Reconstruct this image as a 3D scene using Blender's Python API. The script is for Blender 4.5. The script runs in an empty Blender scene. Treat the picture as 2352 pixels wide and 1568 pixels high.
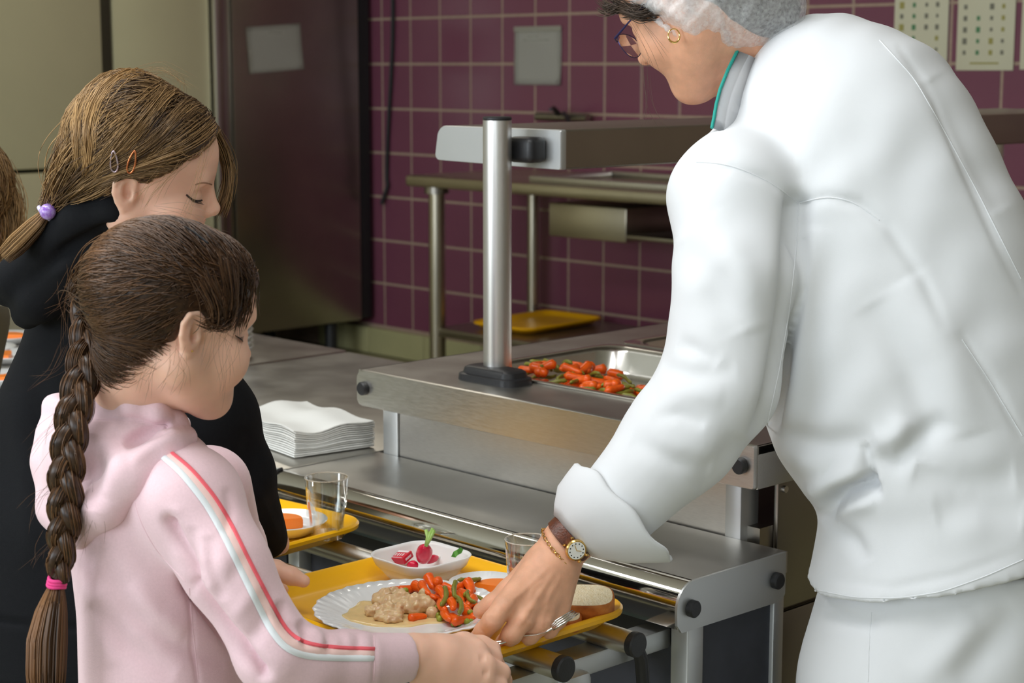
import bpy, bmesh, math, random
import numpy as np
from mathutils import Vector, Matrix, Quaternion
from mathutils.bvhtree import BVHTree

SC = bpy.context.scene
COL = SC.collection
PI = math.pi

# ------------------------------------------------------------------ camera
H = 1.38                                   # eye height of the photographer
FPX, CX, CY = 4058.0, 1176.0, 784.0        # focal length and centre in pixels of a 2352 x 1568 frame
_p, _t = math.atan2(634, FPX), math.radians(46.07)
cR = np.array([math.cos(_t), math.sin(_t), 0.0])
cF = np.array([-math.sin(_t) * math.cos(_p), math.cos(_t) * math.cos(_p), -math.sin(_p)])
cU = np.cross(cR, cF)
CAM = np.array([0.0, 0.0, H])
cam_data = bpy.data.cameras.new('camera')
cam_data.lens = FPX * 36 / 2352
cam_data.sensor_width = 36
cam_data.clip_start = 0.05
cam_data.dof.use_dof = True
cam_data.dof.focus_distance = 2.2
cam_data.dof.aperture_fstop = 9.0
cam = bpy.data.objects.new('camera', cam_data)
COL.objects.link(cam)
cam.matrix_world = Matrix(((cR[0], cU[0], -cF[0], 0), (cR[1], cU[1], -cF[1], 0), (cR[2], cU[2], -cF[2], H), (0, 0, 0, 1)))
SC.camera = cam

# ------------------------------------------------------------------ light
SC.view_settings.view_transform = 'Standard'
SC.view_settings.look = 'None'
SC.view_settings.gamma = 1.0
SC.view_settings.use_curve_mapping = False
SC.view_settings.exposure = 0.13
world = bpy.data.worlds.new('world')
SC.world = world
world.use_nodes = True
world.node_tree.nodes['Background'].inputs[0].default_value = (0.75, 0.87, 1.0, 1)
world.node_tree.nodes['Background'].inputs[1].default_value = 1.0

def area(name, loc, target, sx, sy, power, color=(1, 1, 1)):
    l = bpy.data.lights.new(name, 'AREA'); l.shape = 'RECTANGLE'; l.size = sx; l.size_y = sy
    l.energy = power; l.color = color
    o = bpy.data.objects.new(name, l); COL.objects.link(o)
    o.location = loc
    o.rotation_euler = (Vector(target) - Vector(loc)).to_track_quat('-Z', 'Y').to_euler()
    return o
# daylight through the dining hall windows behind the photographer, and the ceiling strip lights
area('window_daylight', (-3.2, -3.92, 1.75), (-3.2, 0, 1.55), 3.4, 1.9, 135, (0.86, 0.94, 1.0))
area('window_daylight', (1.2, -3.92, 1.75), (1.2, 0, 1.55), 3.4, 1.9, 58, (0.86, 0.94, 1.0))
area('ceiling_light', (-2.7, 0.4, 2.93), (-2.7, 0.4, 0), 2.2, 0.6, 38, (0.98, 0.99, 1.0))
area('ceiling_light', (-0.9, 0.9, 2.93), (-0.9, 0.9, 0), 2.2, 0.6, 20, (0.98, 0.99, 1.0))
area('ceiling_light', (-4.6, 3.4, 2.93), (-4.6, 3.4, 0), 1.2, 0.3, 10, (1.0, 0.93, 0.80))

# ------------------------------------------------------------------ helpers
def P(px, py, d):
    """world point seen at a pixel, d metres in front of the lens"""
    return CAM + d * (cF + cR * (px - CX) / FPX + cU * (CY - py) / FPX)
def at_z(px, py, z):
    r = cF + cR * (px - CX) / FPX + cU * (CY - py) / FPX
    return CAM + r * ((z - H) / r[2])
def project(V):
    """pixel and distance of world points, for laying seams and hair on finished surfaces"""
    D = np.asarray(V) - CAM
    c = D @ cF
    return CX + FPX * (D @ cR) / c, CY - FPX * (D @ cU) / c, c

def link(o, parent=None):
    COL.objects.link(o)
    if parent is not None:
        o.parent = parent
        o.matrix_parent_inverse = (Matrix.Translation(parent.location) @ parent.rotation_euler.to_matrix().to_4x4()).inverted()
    return o
def tag(o, label=None, cat=None, group=None, kind=None):
    if label: o['label'] = label
    if cat: o['category'] = cat
    if group: o['group'] = group
    if kind: o['kind'] = kind
    return o
def thing(name, loc, label, cat, group=None):
    o = bpy.data.objects.new(name, None); o.empty_display_size = 0.05; o.location = loc
    COL.objects.link(o)
    return tag(o, label, cat, group)
def obj(name, me, mat, parent=None, angle=40):
    if isinstance(me, bmesh.types.BMesh):
        bm = me; me = bpy.data.meshes.new(name)
        bmesh.ops.recalc_face_normals(bm, faces=bm.faces)
        bm.to_mesh(me); bm.free()
    me.shade_smooth()
    if angle < 180: me.set_sharp_from_angle(angle=math.radians(angle))
    if mat is not None and not me.materials: me.materials.append(mat)
    return link(bpy.data.objects.new(name, me), parent)
def struct(name, me, mat, parent=None, angle=40):
    return tag(obj(name, me, mat, parent, angle), kind='structure')
def mesh_from(V, Fc, name='mesh'):
    me = bpy.data.meshes.new(name)
    me.from_pydata([tuple(map(float, v)) for v in V], [], [tuple(map(int, f)) for f in Fc]); me.update()
    return me
def fast_mesh(V, Fq, name='mesh'):
    """vertices (n,3) and quads (m,4)"""
    V = np.asarray(V, np.float32); Fq = np.asarray(Fq, np.int32)
    me = bpy.data.meshes.new(name)
    k = Fq.shape[1]
    me.vertices.add(len(V)); me.vertices.foreach_set('co', V.ravel())
    me.loops.add(Fq.size); me.loops.foreach_set('vertex_index', Fq.ravel())
    me.polygons.add(len(Fq)); me.polygons.foreach_set('loop_start', np.arange(0, Fq.size, k, dtype=np.int32))
    me.update(calc_edges=True); me.validate()
    return me

def box(c, s, bevel=0.0, rot=None, bm=None, seg=2):
    bm = bm or bmesh.new()
    r = bmesh.ops.create_cube(bm, size=1.0)
    M = Matrix.Translation(c) @ (rot.to_matrix().to_4x4() if rot is not None else Matrix.Identity(4)) @ Matrix.Diagonal((s[0], s[1], s[2], 1))
    bmesh.ops.transform(bm, matrix=M, verts=r['verts'])
    if bevel > 0:
        es = list({e for v in r['verts'] for e in v.link_edges})
        bmesh.ops.bevel(bm, geom=es, offset=bevel, segments=seg, affect='EDGES', profile=0.5)
    return bm
def box2(lo, hi, bevel=0.0, bm=None, seg=2):
    lo, hi = np.array(lo, float), np.array(hi, float)
    return box(tuple((lo + hi) / 2), tuple(hi - lo), bevel, None, bm, seg)
def frame(d):
    d = Vector(d).normalized()
    u = d.orthogonal().normalized()
    return u, d.cross(u)
def cyl(p0, p1, r0, r1=None, n=24, bm=None, bevel=0.0):
    bm = bm or bmesh.new()
    r1 = r0 if r1 is None else r1
    p0, p1 = Vector(p0), Vector(p1); u, v = frame(p1 - p0); d = (p1 - p0).normalized()
    prof = [(p0, 0.0, r0)] if bevel == 0 else [(p0, 0, r0 - bevel), (p0, bevel, r0)]
    prof += [(p1, 0.0, r1)] if bevel == 0 else [(p1, -bevel, r1), (p1, 0, r1 - bevel)]
    rings = []
    for p, o, r in prof:
        rings.append([bm.verts.new(p + d * o + u * (r * math.cos(2 * PI * k / n)) + v * (r * math.sin(2 * PI * k / n))) for k in range(n)])
    for a, b in zip(rings, rings[1:]):
        for k in range(n): bm.faces.new((a[k], a[(k + 1) % n], b[(k + 1) % n], b[k]))
    bm.faces.new(rings[0][::-1]); bm.faces.new(rings[-1])
    return bm
def lathe(prof, c=(0, 0, 0), n=48, bm=None, fn=None):
    """prof: list of (radius, z); fn(angle, r, z, i) may modulate the radius / height"""
    bm = bm or bmesh.new(); rings = []
    for i, (r, z) in enumerate(prof):
        if r < 1e-6: rings.append([bm.verts.new((c[0], c[1], c[2] + z))]); continue
        ring = []
        for k in range(n):
            a = 2 * PI * k / n; rr, zz = (r, z) if fn is None else fn(a, r, z, i)
            ring.append(bm.verts.new((c[0] + rr * math.cos(a), c[1] + rr * math.sin(a), c[2] + zz)))
        rings.append(ring)
    for a, b in zip(rings, rings[1:]):
        if len(a) == 1 and len(b) == 1: continue
        for k in range(n):
            k2 = (k + 1) % n
            if len(a) == 1: bm.faces.new((a[0], b[k2], b[k]))
            elif len(b) == 1: bm.faces.new((a[k], a[k2], b[0]))
            else: bm.faces.new((a[k], a[k2], b[k2], b[k]))
    return bm
def tube(pts, r, n=8, bm=None, closed=False, flat=1.0, up=None):
    """tube along points; r a number or list; flat squashes one axis"""
    bm = bm or bmesh.new(); pts = [Vector(p) for p in pts]; N = len(pts)
    rs = [r] * N if not hasattr(r, '__len__') else list(r)
    rings = []; u = None
    for i in range(N):
        if closed: d = (pts[(i + 1) % N] - pts[i - 1])
        else: d = pts[min(i + 1, N - 1)] - pts[max(i - 1, 0)]
        if d.length < 1e-9: d = Vector((0, 0, 1))
        d.normalize()
        if up is not None: u = (Vector(up) - d * d.dot(Vector(up)))
        elif u is None: u = d.orthogonal()
        else: u = u - d * d.dot(u)
        if u.length < 1e-6: u = d.orthogonal()
        u.normalize(); v = d.cross(u)
        rings.append([bm.verts.new(pts[i] + u * (rs[i] * flat * math.cos(2 * PI * k / n)) + v * (rs[i] * math.sin(2 * PI * k / n))) for k in range(n)])
    for i in range(N if closed else N - 1):
        a, b = rings[i], rings[(i + 1) % N]
        for k in range(n): bm.faces.new((a[k], a[(k + 1) % n], b[(k + 1) % n], b[k]))
    if not closed: bm.faces.new(rings[0][::-1]); bm.faces.new(rings[-1])
    return bm
def rrect(w, d, r, n=6):
    out = []
    for sx, sy, a0 in ((1, 1, 0), (-1, 1, PI / 2), (-1, -1, PI), (1, -1, 1.5 * PI)):
        for k in range(n + 1):
            a = a0 + PI / 2 * k / n
            out.append((sx * (w / 2 - r) + r * math.cos(a), sy * (d / 2 - r) + r * math.sin(a)))
    return out
def ring_loft(rings, bm=None, cap0=True, cap1=True):
    bm = bm or bmesh.new()
    rr = [[bm.verts.new(p) for p in ring] for ring in rings]
    n = len(rr[0])
    for a, b in zip(rr, rr[1:]):
        for k in range(n): bm.faces.new((a[k], a[(k + 1) % n], b[(k + 1) % n], b[k]))
    if cap0: bm.faces.new(rr[0][::-1])
    if cap1: bm.faces.new(rr[-1])
    return bm
def spin_xy(o, c, ang):
    o.rotation_euler = (0, 0, ang)

# ------------------------------------------------------------------ materials
def mat(name, color, rough=0.5, metal=0.0, spec=0.5, var=0.0, scale=20.0, bump=0.0, bscale=200.0, stretch=(1, 1, 1), sss=0.0, sss_col=None,
        trans=0.0, ior=1.45, coat=0.0, sheen=0.0, color2=None, alpha=1.0, detail=3.0, aniso=0.0, rvar=0.0):
    m = bpy.data.materials.new(name); m.use_nodes = True
    nt = m.node_tree; b = nt.nodes['Principled BSDF']; L = nt.links
    c = (*color, 1)
    b.inputs['Base Color'].default_value = c
    b.inputs['Roughness'].default_value = rough
    b.inputs['Metallic'].default_value = metal
    b.inputs['Specular IOR Level'].default_value = spec
    b.inputs['IOR'].default_value = ior
    b.inputs['Transmission Weight'].default_value = trans
    b.inputs['Coat Weight'].default_value = coat
    b.inputs['Sheen Weight'].default_value = sheen
    b.inputs['Alpha'].default_value = alpha
    if aniso: b.inputs['Anisotropic'].default_value = aniso
    if sss > 0:
        b.inputs['Subsurface Weight'].default_value = sss
        b.inputs['Subsurface Radius'].default_value = sss_col or (0.012, 0.005, 0.003)
        b.inputs['Subsurface Scale'].default_value = 1.0
    if var > 0 or bump > 0 or color2 is not None or rvar > 0:
        tc = nt.nodes.new('ShaderNodeTexCoord'); mp = nt.nodes.new('ShaderNodeMapping')
        mp.inputs['Scale'].default_value = stretch
        L.new(tc.outputs['Object'], mp.inputs['Vector'])
    if var > 0 or color2 is not None:
        nz = nt.nodes.new('ShaderNodeTexNoise'); nz.inputs['Scale'].default_value = scale; nz.inputs['Detail'].default_value = detail
        L.new(mp.outputs[0], nz.inputs['Vector'])
        rp = nt.nodes.new('ShaderNodeValToRGB'); rp.color_ramp.elements[0].position = 0.3; rp.color_ramp.elements[1].position = 0.7
        if color2 is None:
            rp.color_ramp.elements[0].color = (*[max(0, x * (1 - var)) for x in color], 1)
            rp.color_ramp.elements[1].color = (*[min(1, x * (1 + var)) for x in color], 1)
        else:
            rp.color_ramp.elements[0].color = c; rp.color_ramp.elements[1].color = (*color2, 1)
        L.new(nz.outputs['Fac'], rp.inputs[0]); L.new(rp.outputs[0], b.inputs['Base Color'])
    if rvar > 0:
        n3 = nt.nodes.new('ShaderNodeTexNoise'); n3.inputs['Scale'].default_value = scale
        L.new(mp.outputs[0], n3.inputs['Vector'])
        mr = nt.nodes.new('ShaderNodeMapRange'); mr.inputs[3].default_value = max(0.02, rough - rvar); mr.inputs[4].default_value = rough + rvar
        L.new(n3.outputs['Fac'], mr.inputs[0]); L.new(mr.outputs[0], b.inputs['Roughness'])
    if bump > 0:
        n2 = nt.nodes.new('ShaderNodeTexNoise'); n2.inputs['Scale'].default_value = bscale; n2.inputs['Detail'].default_value = 2
        L.new(mp.outputs[0], n2.inputs['Vector'])
        bp = nt.nodes.new('ShaderNodeBump'); bp.inputs['Strength'].default_value = bump; bp.inputs['Distance'].default_value = 0.002
        L.new(n2.outputs['Fac'], bp.inputs['Height']); L.new(bp.outputs[0], b.inputs['Normal'])
    return m
def srgb(r, g, b):
    f = lambda c: (c / 255 / 12.92) if c <= 10.3 else ((c / 255 + 0.055) / 1.055) ** 2.4
    return (f(r), f(g), f(b))

M = {}
M['steel'] = mat('brushed_steel', (0.62, 0.60, 0.57), 0.34, 1.0, var=0.06, scale=60, stretch=(1, 12, 12), bump=0.02, bscale=300, rvar=0.06)
M['steel_top'] = mat('worn_steel_top', (0.54, 0.525, 0.495), 0.36, 1.0, var=0.08, scale=9, bump=0.05, bscale=700, rvar=0.08)
M['steel_dark'] = mat('dark_steel', (0.36, 0.33, 0.29), 0.3, 1.0, var=0.06, scale=5)
M['chrome'] = mat('polished_steel', (0.80, 0.77, 0.73), 0.07, 1.0)
M['satin'] = mat('satin_steel_tube', (0.68, 0.66, 0.63), 0.36, 1.0, aniso=0.3)
M['frost'] = mat('matt_aluminium', (0.60, 0.61, 0.61), 0.45, 0.9)
M['graphite'] = mat('graphite_panel', srgb(62, 64, 72), 0.6, var=0.1, scale=30)
M['black'] = mat('black_plastic', (0.018, 0.018, 0.02), 0.42, bump=0.1, bscale=400)
M['tile'] = mat('plum_glazed_tile', srgb(118, 68, 86), 0.22, var=0.05, scale=3)
M['grout'] = mat('grout', srgb(168, 146, 128), 0.9, var=0.08, scale=40)
M['olive_tile'] = mat('olive_skirting_tile', srgb(176, 172, 128), 0.35, var=0.06, scale=5)
M['floor'] = mat('speckled_floor', srgb(164, 158, 124), 0.35, color2=srgb(140, 134, 104), scale=90)
M['ceiling'] = mat('white_ceiling', (0.78, 0.77, 0.73), 0.9)
M['wall'] = mat('pale_wall', srgb(206, 204, 192), 0.8)
M['paper'] = mat('paper', srgb(216, 214, 204), 0.8)
M['yellow'] = mat('yellow_tray_plastic', srgb(251, 186, 8), 0.33, bump=0.06, bscale=900)
M['white_glaze'] = mat('white_glazed_ware', (0.84, 0.85, 0.86), 0.12, coat=0.3)
M['opal'] = mat('white_plastic_ware', (0.86, 0.85, 0.83), 0.25, sss=0.3, sss_col=(0.01, 0.008, 0.006))
M['napkin'] = mat('white_paper_napkin', (0.88, 0.88, 0.85), 0.95)
M['glass'] = mat('clear_glass', (1, 1, 1), 0.0, trans=1.0, ior=1.22)
def thin_glass():
    m = bpy.data.materials.new('clear_tumbler_glass'); m.use_nodes = True; nt = m.node_tree; nt.nodes.clear()
    out = nt.nodes.new('ShaderNodeOutputMaterial'); mx = nt.nodes.new('ShaderNodeMixShader'); tr = nt.nodes.new('ShaderNodeBsdfTransparent'); gs = nt.nodes.new('ShaderNodeBsdfGlossy'); lw = nt.nodes.new('ShaderNodeLayerWeight')
    tr.inputs[0].default_value = (0.95, 0.96, 0.955, 1); gs.inputs[0].default_value = (0.95, 0.95, 0.95, 1); gs.inputs['Roughness'].default_value = 0.03; lw.inputs[0].default_value = 0.36
    nt.links.new(lw.outputs['Facing'], mx.inputs[0]); nt.links.new(tr.outputs[0], mx.inputs[1]); nt.links.new(gs.outputs[0], mx.inputs[2]); nt.links.new(mx.outputs[0], out.inputs[0])
    return m
M['tumbler'] = thin_glass()
M['orange'] = mat('orange_slice', srgb(250, 130, 28), 0.35, sss=0.3, sss_col=(0.006, 0.002, 0.001), bump=0.1, bscale=300)
# ================================================================== THE ROOM
YW = 5.4
TW, TH = 0.2047, 0.208
wall_back = struct('wall_back', box2((-7.4, YW + 0.0015, 0), (4.0, YW + 0.16, 3.0)), M['grout'])
tile_me = bpy.data.meshes.new('tile')
_b = box((0, 0, 0), (TW - 0.011, 0.005, TH - 0.011), 0.0012); _b.to_mesh(tile_me); _b.free(); tile_me.materials.append(M['tile'])
for i in range(29):
    for j in range(10):
        o = bpy.data.objects.new('tile', tile_me)
        link(o, wall_back)
        o.location = (-6.486 + TW * (i - 0.5), YW + 0.0012, 1.386 + TH * (j - 5.5))
sk_me = bpy.data.meshes.new('skirting_tile')
_b = box((0, 0, 0), (0.395, 0.03, 0.126), 0.006); _b.to_mesh(sk_me); _b.free(); sk_me.materials.append(M['olive_tile'])
baseboard = struct('baseboard_back', box2((-7.4, YW - 0.008, 0), (0.0, YW + 0.02, 0.125)), M['grout'])
for i in range(17):
    o = bpy.data.objects.new('skirting_tile', sk_me); link(o, baseboard); o.location = (-6.77 + 0.40 * i, YW - 0.02, 0.066)
struct('wall_left', box2((-7.5, -4.2, 0), (-7.35, YW + 0.16, 3.0)), M['wall'])
struct('wall_right', box2((4.0, -4.2, 0), (4.15, YW + 0.16, 3.0)), M['wall'])
bm = box2((-7.5, -4.2, 0), (4.15, -4.05, 0.8)); box2((-7.5, -4.2, 2.7), (4.15, -4.05, 3.0), bm=bm)
for x0, x1 in ((-7.5, -4.9), (-1.5, -0.5), (2.9, 4.15)): box2((x0, -4.2, 0.8), (x1, -4.05, 2.7), bm=bm)
struct('wall_front', bm, M['wall'])
struct('floor', box2((-7.5, -4.2, -0.1), (4.15, YW + 0.16, 0)), M['floor'])
struct('ceiling', box2((-7.5, -4.2, 3.0), (4.15, YW + 0.16, 3.1)), M['ceiling'])

# ------------------------------------------------------------------ refrigerator and steel cabinet on the left
fr = thing('refrigerator', (-6.9, 4.93, 0), 'tall dark steel refrigerator with a paper note on its door', 'refrigerator')
obj('body', box2((-7.2, 4.56, 0.18), (-6.56, 5.30, 2.2), 0.01), M['steel_dark'], fr)
obj('door', box2((-6.562, 4.585, 0.175), (-6.537, 5.30, 2.15), 0.008), M['steel_dark'], fr)
obj('gap_shade_strip', box2((-6.62, 5.302, 0.18), (-6.545, 5.37, 2.15), 0.004), M['black'], fr)  # added black strip standing in for the shade between refrigerator and wall
obj('edge_trim', box2((-6.60, 4.50, 0.175), (-6.53, 4.555, 2.15), 0.012), M['steel_dark'], fr)
obj('edge_trim', box2((-6.56, 4.482, 0.175), (-6.515, 4.502, 2.15), 0.006), M['steel'], fr)
for yy in (4.66, 5.16): obj('leg', cyl((-6.60, yy, 0), (-6.60, yy, 0.185), 0.03, n=16), M['black'], fr)
for yy in (4.66, 5.16): obj('leg', cyl((-7.1, yy, 0), (-7.1, yy, 0.185), 0.03, n=16), M['black'], fr)

def note(name, c, w, h, axis, label, tilt=0.0, curl=0.01, mt='paper'):
    """sheet of paper: axis 'x' lies on a wall facing -y, axis 'y' on a door facing +x"""
    bm = bmesh.new(); nx, nz = 8, 8; g = []
    for i in range(nx + 1):
        row = []
        for j in range(nz + 1):
            u, v = (i / nx - 0.5), (j / nz - 0.5)
            off = 0.003 + curl * max(0, -v * 2 - 0.55) * (0.6 + 0.8 * u) + 0.0012 * math.sin(7 * u + 5 * v)
            uu = u * w * math.cos(tilt) - v * h * math.sin(tilt); vv = u * w * math.sin(tilt) + v * h * math.cos(tilt)
            row.append(bm.verts.new((c[0] + uu, c[1] - off, c[2] + vv) if axis == 'x' else (c[0] + off, c[1] + uu, c[2] + vv)))
        g.append(row)
    for i in range(nx):
        for j in range(nz): bm.faces.new((g[i][j], g[i + 1][j], g[i + 1][j + 1], g[i][j + 1]))
    r = bmesh.ops.solidify(bm, geom=bm.faces[:], thickness=0.0006)
    return tag(obj(name, bm, M[mt], None, 180), label, 'paper')
M['ink'] = mat('faded_grey_ink', srgb(166, 164, 152), 0.85)
n1 = note('paper_note', (-6.534, 4.815, 1.455), 0.30, 0.205, 'y', 'landscape paper note taped to the dark refrigerator door', 0.07)
obj('text_line', box((-6.529, 4.815, 1.527), (0.0008, 0.07, 0.008)), M['ink'], n1)
n2 = note('paper_note', (-5.442, YW - 0.003, 1.42), 0.285, 0.245, 'x', 'paper note on the plum tiles above the heat lamp', 0.0)
obj('top_tape', box((-5.442, YW - 0.0085, 1.534), (0.285, 0.001, 0.022)), mat('grey_tape', srgb(150, 146, 134), 0.6), n2)
obj('text_line', box((-5.45, YW - 0.0082, 1.487), (0.16, 0.001, 0.004)), M['ink'], n2)
obj('text_line', box((-5.47, YW - 0.0082, 1.503), (0.06, 0.001, 0.006)), M['ink'], n2)
M['poster'] = mat('poster_paper', srgb(206, 202, 176), 0.7)
M['pg'] = mat('poster_green', srgb(80, 130, 90), 0.7); M['pd'] = mat('poster_grey', srgb(120, 118, 104), 0.7); M['po'] = mat('poster_ochre', srgb(158, 150, 84), 0.7)
rnd = random.Random(5)
for k, (x0, x1, zb, lab) in enumerate(((-3.645, -3.425, 1.375, 'poster chart on plum tiles right above the white jacket'),
                                       (-3.388, -3.167, 1.363, 'poster chart with a green column of pictures, middle of the three'),
                                       (-3.142, -2.92, 1.366, 'poster chart cut off by the right edge of the view'))):
    w, h = x1 - x0, 0.305; cx, cz = (x0 + x1) / 2, zb + h / 2
    p = tag(obj('wall_poster', box((cx, YW - 0.004, cz), (w, 0.003, h), 0.0005), M['poster']), lab, 'poster', 'poster charts on the tiled wall')
    for r in range(6):
        for ci, (fx, mm, ww) in enumerate(((0.14, 'pd', 0.016), (0.37, 'pg', 0.014), (0.60, 'po', 0.014), (0.80, 'pd', 0.012))):
            if rnd.random() < 0.12: continue
            s = ww * rnd.uniform(0.7, 1.2)
            mk = mm if ci == 1 else rnd.choice(('pd', 'po', 'pd'))
            obj('picture_mark', box((x0 + fx * w, YW - 0.0062, zb + 0.06 + r * 0.0385), (s, 0.001, s * 1.25)), M[mk], p)
    obj('caption', box((cx, YW - 0.0062, zb + 0.024), (w * 0.5, 0.001, 0.006)), M['po'], p)

M['olive_steel'] = mat('greenish_cabinet_steel', srgb(206, 200, 164), 0.4, 0.15, var=0.05, scale=2)
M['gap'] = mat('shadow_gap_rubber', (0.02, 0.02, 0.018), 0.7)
cb = thing('steel_cabinet', (-6.85, 3.2, 0), 'wide olive grey steel cabinet beside the refrigerator behind the girls', 'cabinet')
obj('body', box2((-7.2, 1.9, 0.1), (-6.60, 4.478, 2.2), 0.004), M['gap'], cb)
obj('door', box2((-6.60, 3.995, 0.12), (-6.545, 4.474, 2.18), 0.006), M['olive_steel'], cb)
obj('door', box2((-6.60, 2.72, 0.963), (-6.52, 3.925, 2.18), 0.01), M['olive_steel'], cb)
obj('door', box2((-6.60, 2.72, 0.12), (-6.52, 3.925, 0.948), 0.01), M['olive_steel'], cb)
obj('door', box2((-6.60, 1.91, 0.12), (-6.52, 2.70, 2.18), 0.01), M['olive_steel'], cb)
obj('handle_rail', box2((-6.59, 3.93, 0.12), (-6.548, 3.99, 2.18), 0.01), mat('dull_green_grey_rail', srgb(84, 82, 68), 0.45, 0.6), cb)
for yy in (2.0, 4.4): obj('plinth_leg', cyl((-6.7, yy, 0), (-6.7, yy, 0.11), 0.025, n=12), M['black'], cb)

# ------------------------------------------------------------------ work table at the back wall
tb = thing('steel_table', (-4.4, 5.03, 0), 'stainless work table with undershelf standing against the tiled wall', 'table')
M['table_steel'] = mat('table_steel', (0.52, 0.47, 0.37), 0.32, 1.0, var=0.05, scale=6)
obj('table_top', box2((-5.51, 4.70, 0.893), (-3.05, 5.38, 0.938), 0.012), M['table_steel'], tb)
for x, y in ((-5.37, 4.75), (-5.37, 5.30), (-3.2, 4.75), (-3.2, 5.30)):
    l = obj('leg', cyl((x, y, 0), (x, y, 0.87), 0.033 if y < 5 else 0.026, n=20), M['table_steel'], tb)
    obj('leg_collar', cyl((x, y, 0.868), (x, y, 0.895), 0.05, n=20), M['steel_dark'], l)
    obj('foot', cyl((x, y, 0), (x, y, 0.03), 0.038, n=20), M['black'], l)
obj('undershelf', box2((-5.37, 4.73, 0.285), (-3.2, 5.35, 0.322), 0.006), M['steel_dark'], tb)
dr = obj('drawer_box', box2((-4.88, 4.90, 0.72), (-4.47, 5.36, 0.85), 0.006), M['table_steel'], tb)
obj('drawer_runner', box2((-4.47, 4.90, 0.735), (-4.0, 5.34, 0.75), 0.003), M['steel_dark'], tb)
sink = thing('sink_basin', (-4.35, 5.03, 0.938), 'shallow steel sink basin rim on the back work table', 'sink')
bm = bmesh.new()
for lo, hi in (((-4.85, 4.76, 0.938), (-3.6, 4.79, 0.962)), ((-4.85, 5.2, 0.938), (-3.6, 5.23, 0.962)), ((-4.85, 4.79, 0.938), (-4.82, 5.2, 0.962)), ((-3.63, 4.79, 0.938), (-3.6, 5.2, 0.962))):
    box2(lo, hi, 0.006, bm=bm)
obj('rim', bm, M['steel'], sink)
obj('divider', box2((-4.25, 4.79, 0.938), (-4.21, 5.2, 0.955), 0.005), M['steel'], sink)
tp = thing('wall_tap', (-5.2, 5.39, 1.17), 'dark wall mounted mixer tap with levers above the work table', 'tap')
obj('mixer_body', cyl((-5.38, 5.33, 1.165), (-5.08, 5.33, 1.165), 0.018, n=14), M['steel_dark'], tp)
for x in (-5.33, -5.13): obj('wall_pipe', cyl((x, 5.33, 1.165), (x, 5.395, 1.165), 0.014, n=10), M['steel_dark'], tp)
obj('lever', tube([(-5.25, 5.33, 1.175), (-5.23, 5.28, 1.205), (-5.17, 5.2, 1.20)], [0.014, 0.009, 0.007], 8), M['black'], tp)
obj('spout', tube([(-5.2, 5.33, 1.16), (-5.14, 5.25, 1.185), (-5.02, 5.15, 1.17), (-4.98, 5.12, 1.14)], 0.009, 8), M['black'], tp)

# power cable on the wall
pts = [(-6.46 + 0.06 * (i / 24) + 0.05 * math.sin(i / 24 * 4.2), YW - 0.016, 2.3 - 1.45 * i / 24) for i in range(25)]
pts += [(-6.42 - 0.012 * k, YW - 0.016 - 0.003 * k, 0.85 - 0.03 * k) for k in range(1, 5)]
tag(obj('power_cable', tube(pts, 0.009, 8), M['black']), 'black cable hanging down the plum tiles beside the refrigerator', 'cable')

# ------------------------------------------------------------------ trays
def rr_ring(c, w, d, r, z, n=7, ang=0.0):
    ca, sa = math.cos(ang), math.sin(ang)
    return [(c[0] + x * ca - y * sa, c[1] + x * sa + y * ca, z) for x, y in rrect(w, d, r, n)]
def tray(c, w, d, zr, ang, label, fill='yellow', group='yellow canteen trays'):
    bm = ring_loft([rr_ring(c, w - 0.065, d - 0.065, 0.035, zr - 0.026, ang=ang), rr_ring(c, w - 0.05, d - 0.05, 0.04, zr - 0.025, ang=ang),
                    rr_ring(c, w - 0.012, d - 0.012, 0.052, zr - 0.010, ang=ang), rr_ring(c, w, d, 0.056, zr - 0.0085, ang=ang),
                    rr_ring(c, w + 0.002, d + 0.002, 0.057, zr - 0.003, ang=ang), rr_ring(c, w - 0.004, d - 0.004, 0.054, zr, ang=ang), rr_ring(c, w - 0.014, d - 0.014, 0.05, zr - 0.001, ang=ang),
                    rr_ring(c, w - 0.024, d - 0.024, 0.047, zr - 0.006, ang=ang), rr_ring(c, w - 0.036, d - 0.036, 0.043, zr - 0.008, ang=ang),
                    rr_ring(c, w - 0.056, d - 0.056, 0.037, zr - 0.0165, ang=ang), rr_ring(c, w - 0.075, d - 0.075, 0.032, zr - 0.018, ang=ang)])
    o = obj('tray', bm, M[fill], None, 50)
    return tag(o, label, 'tray', group)
tray((-5.10, 5.06), 0.33, 0.48, 0.352, 0.05, 'yellow tray lying on the undershelf of the back table')
tray((-1.660, 1.457), 0.410, 0.345, 0.700, 0.0, 'yellow tray with a hot meal held by the girl in pink')
tray((-2.205, 1.462), 0.41, 0.345, 0.700, 0.10, 'yellow tray with a glass in front of the girl in black')

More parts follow.
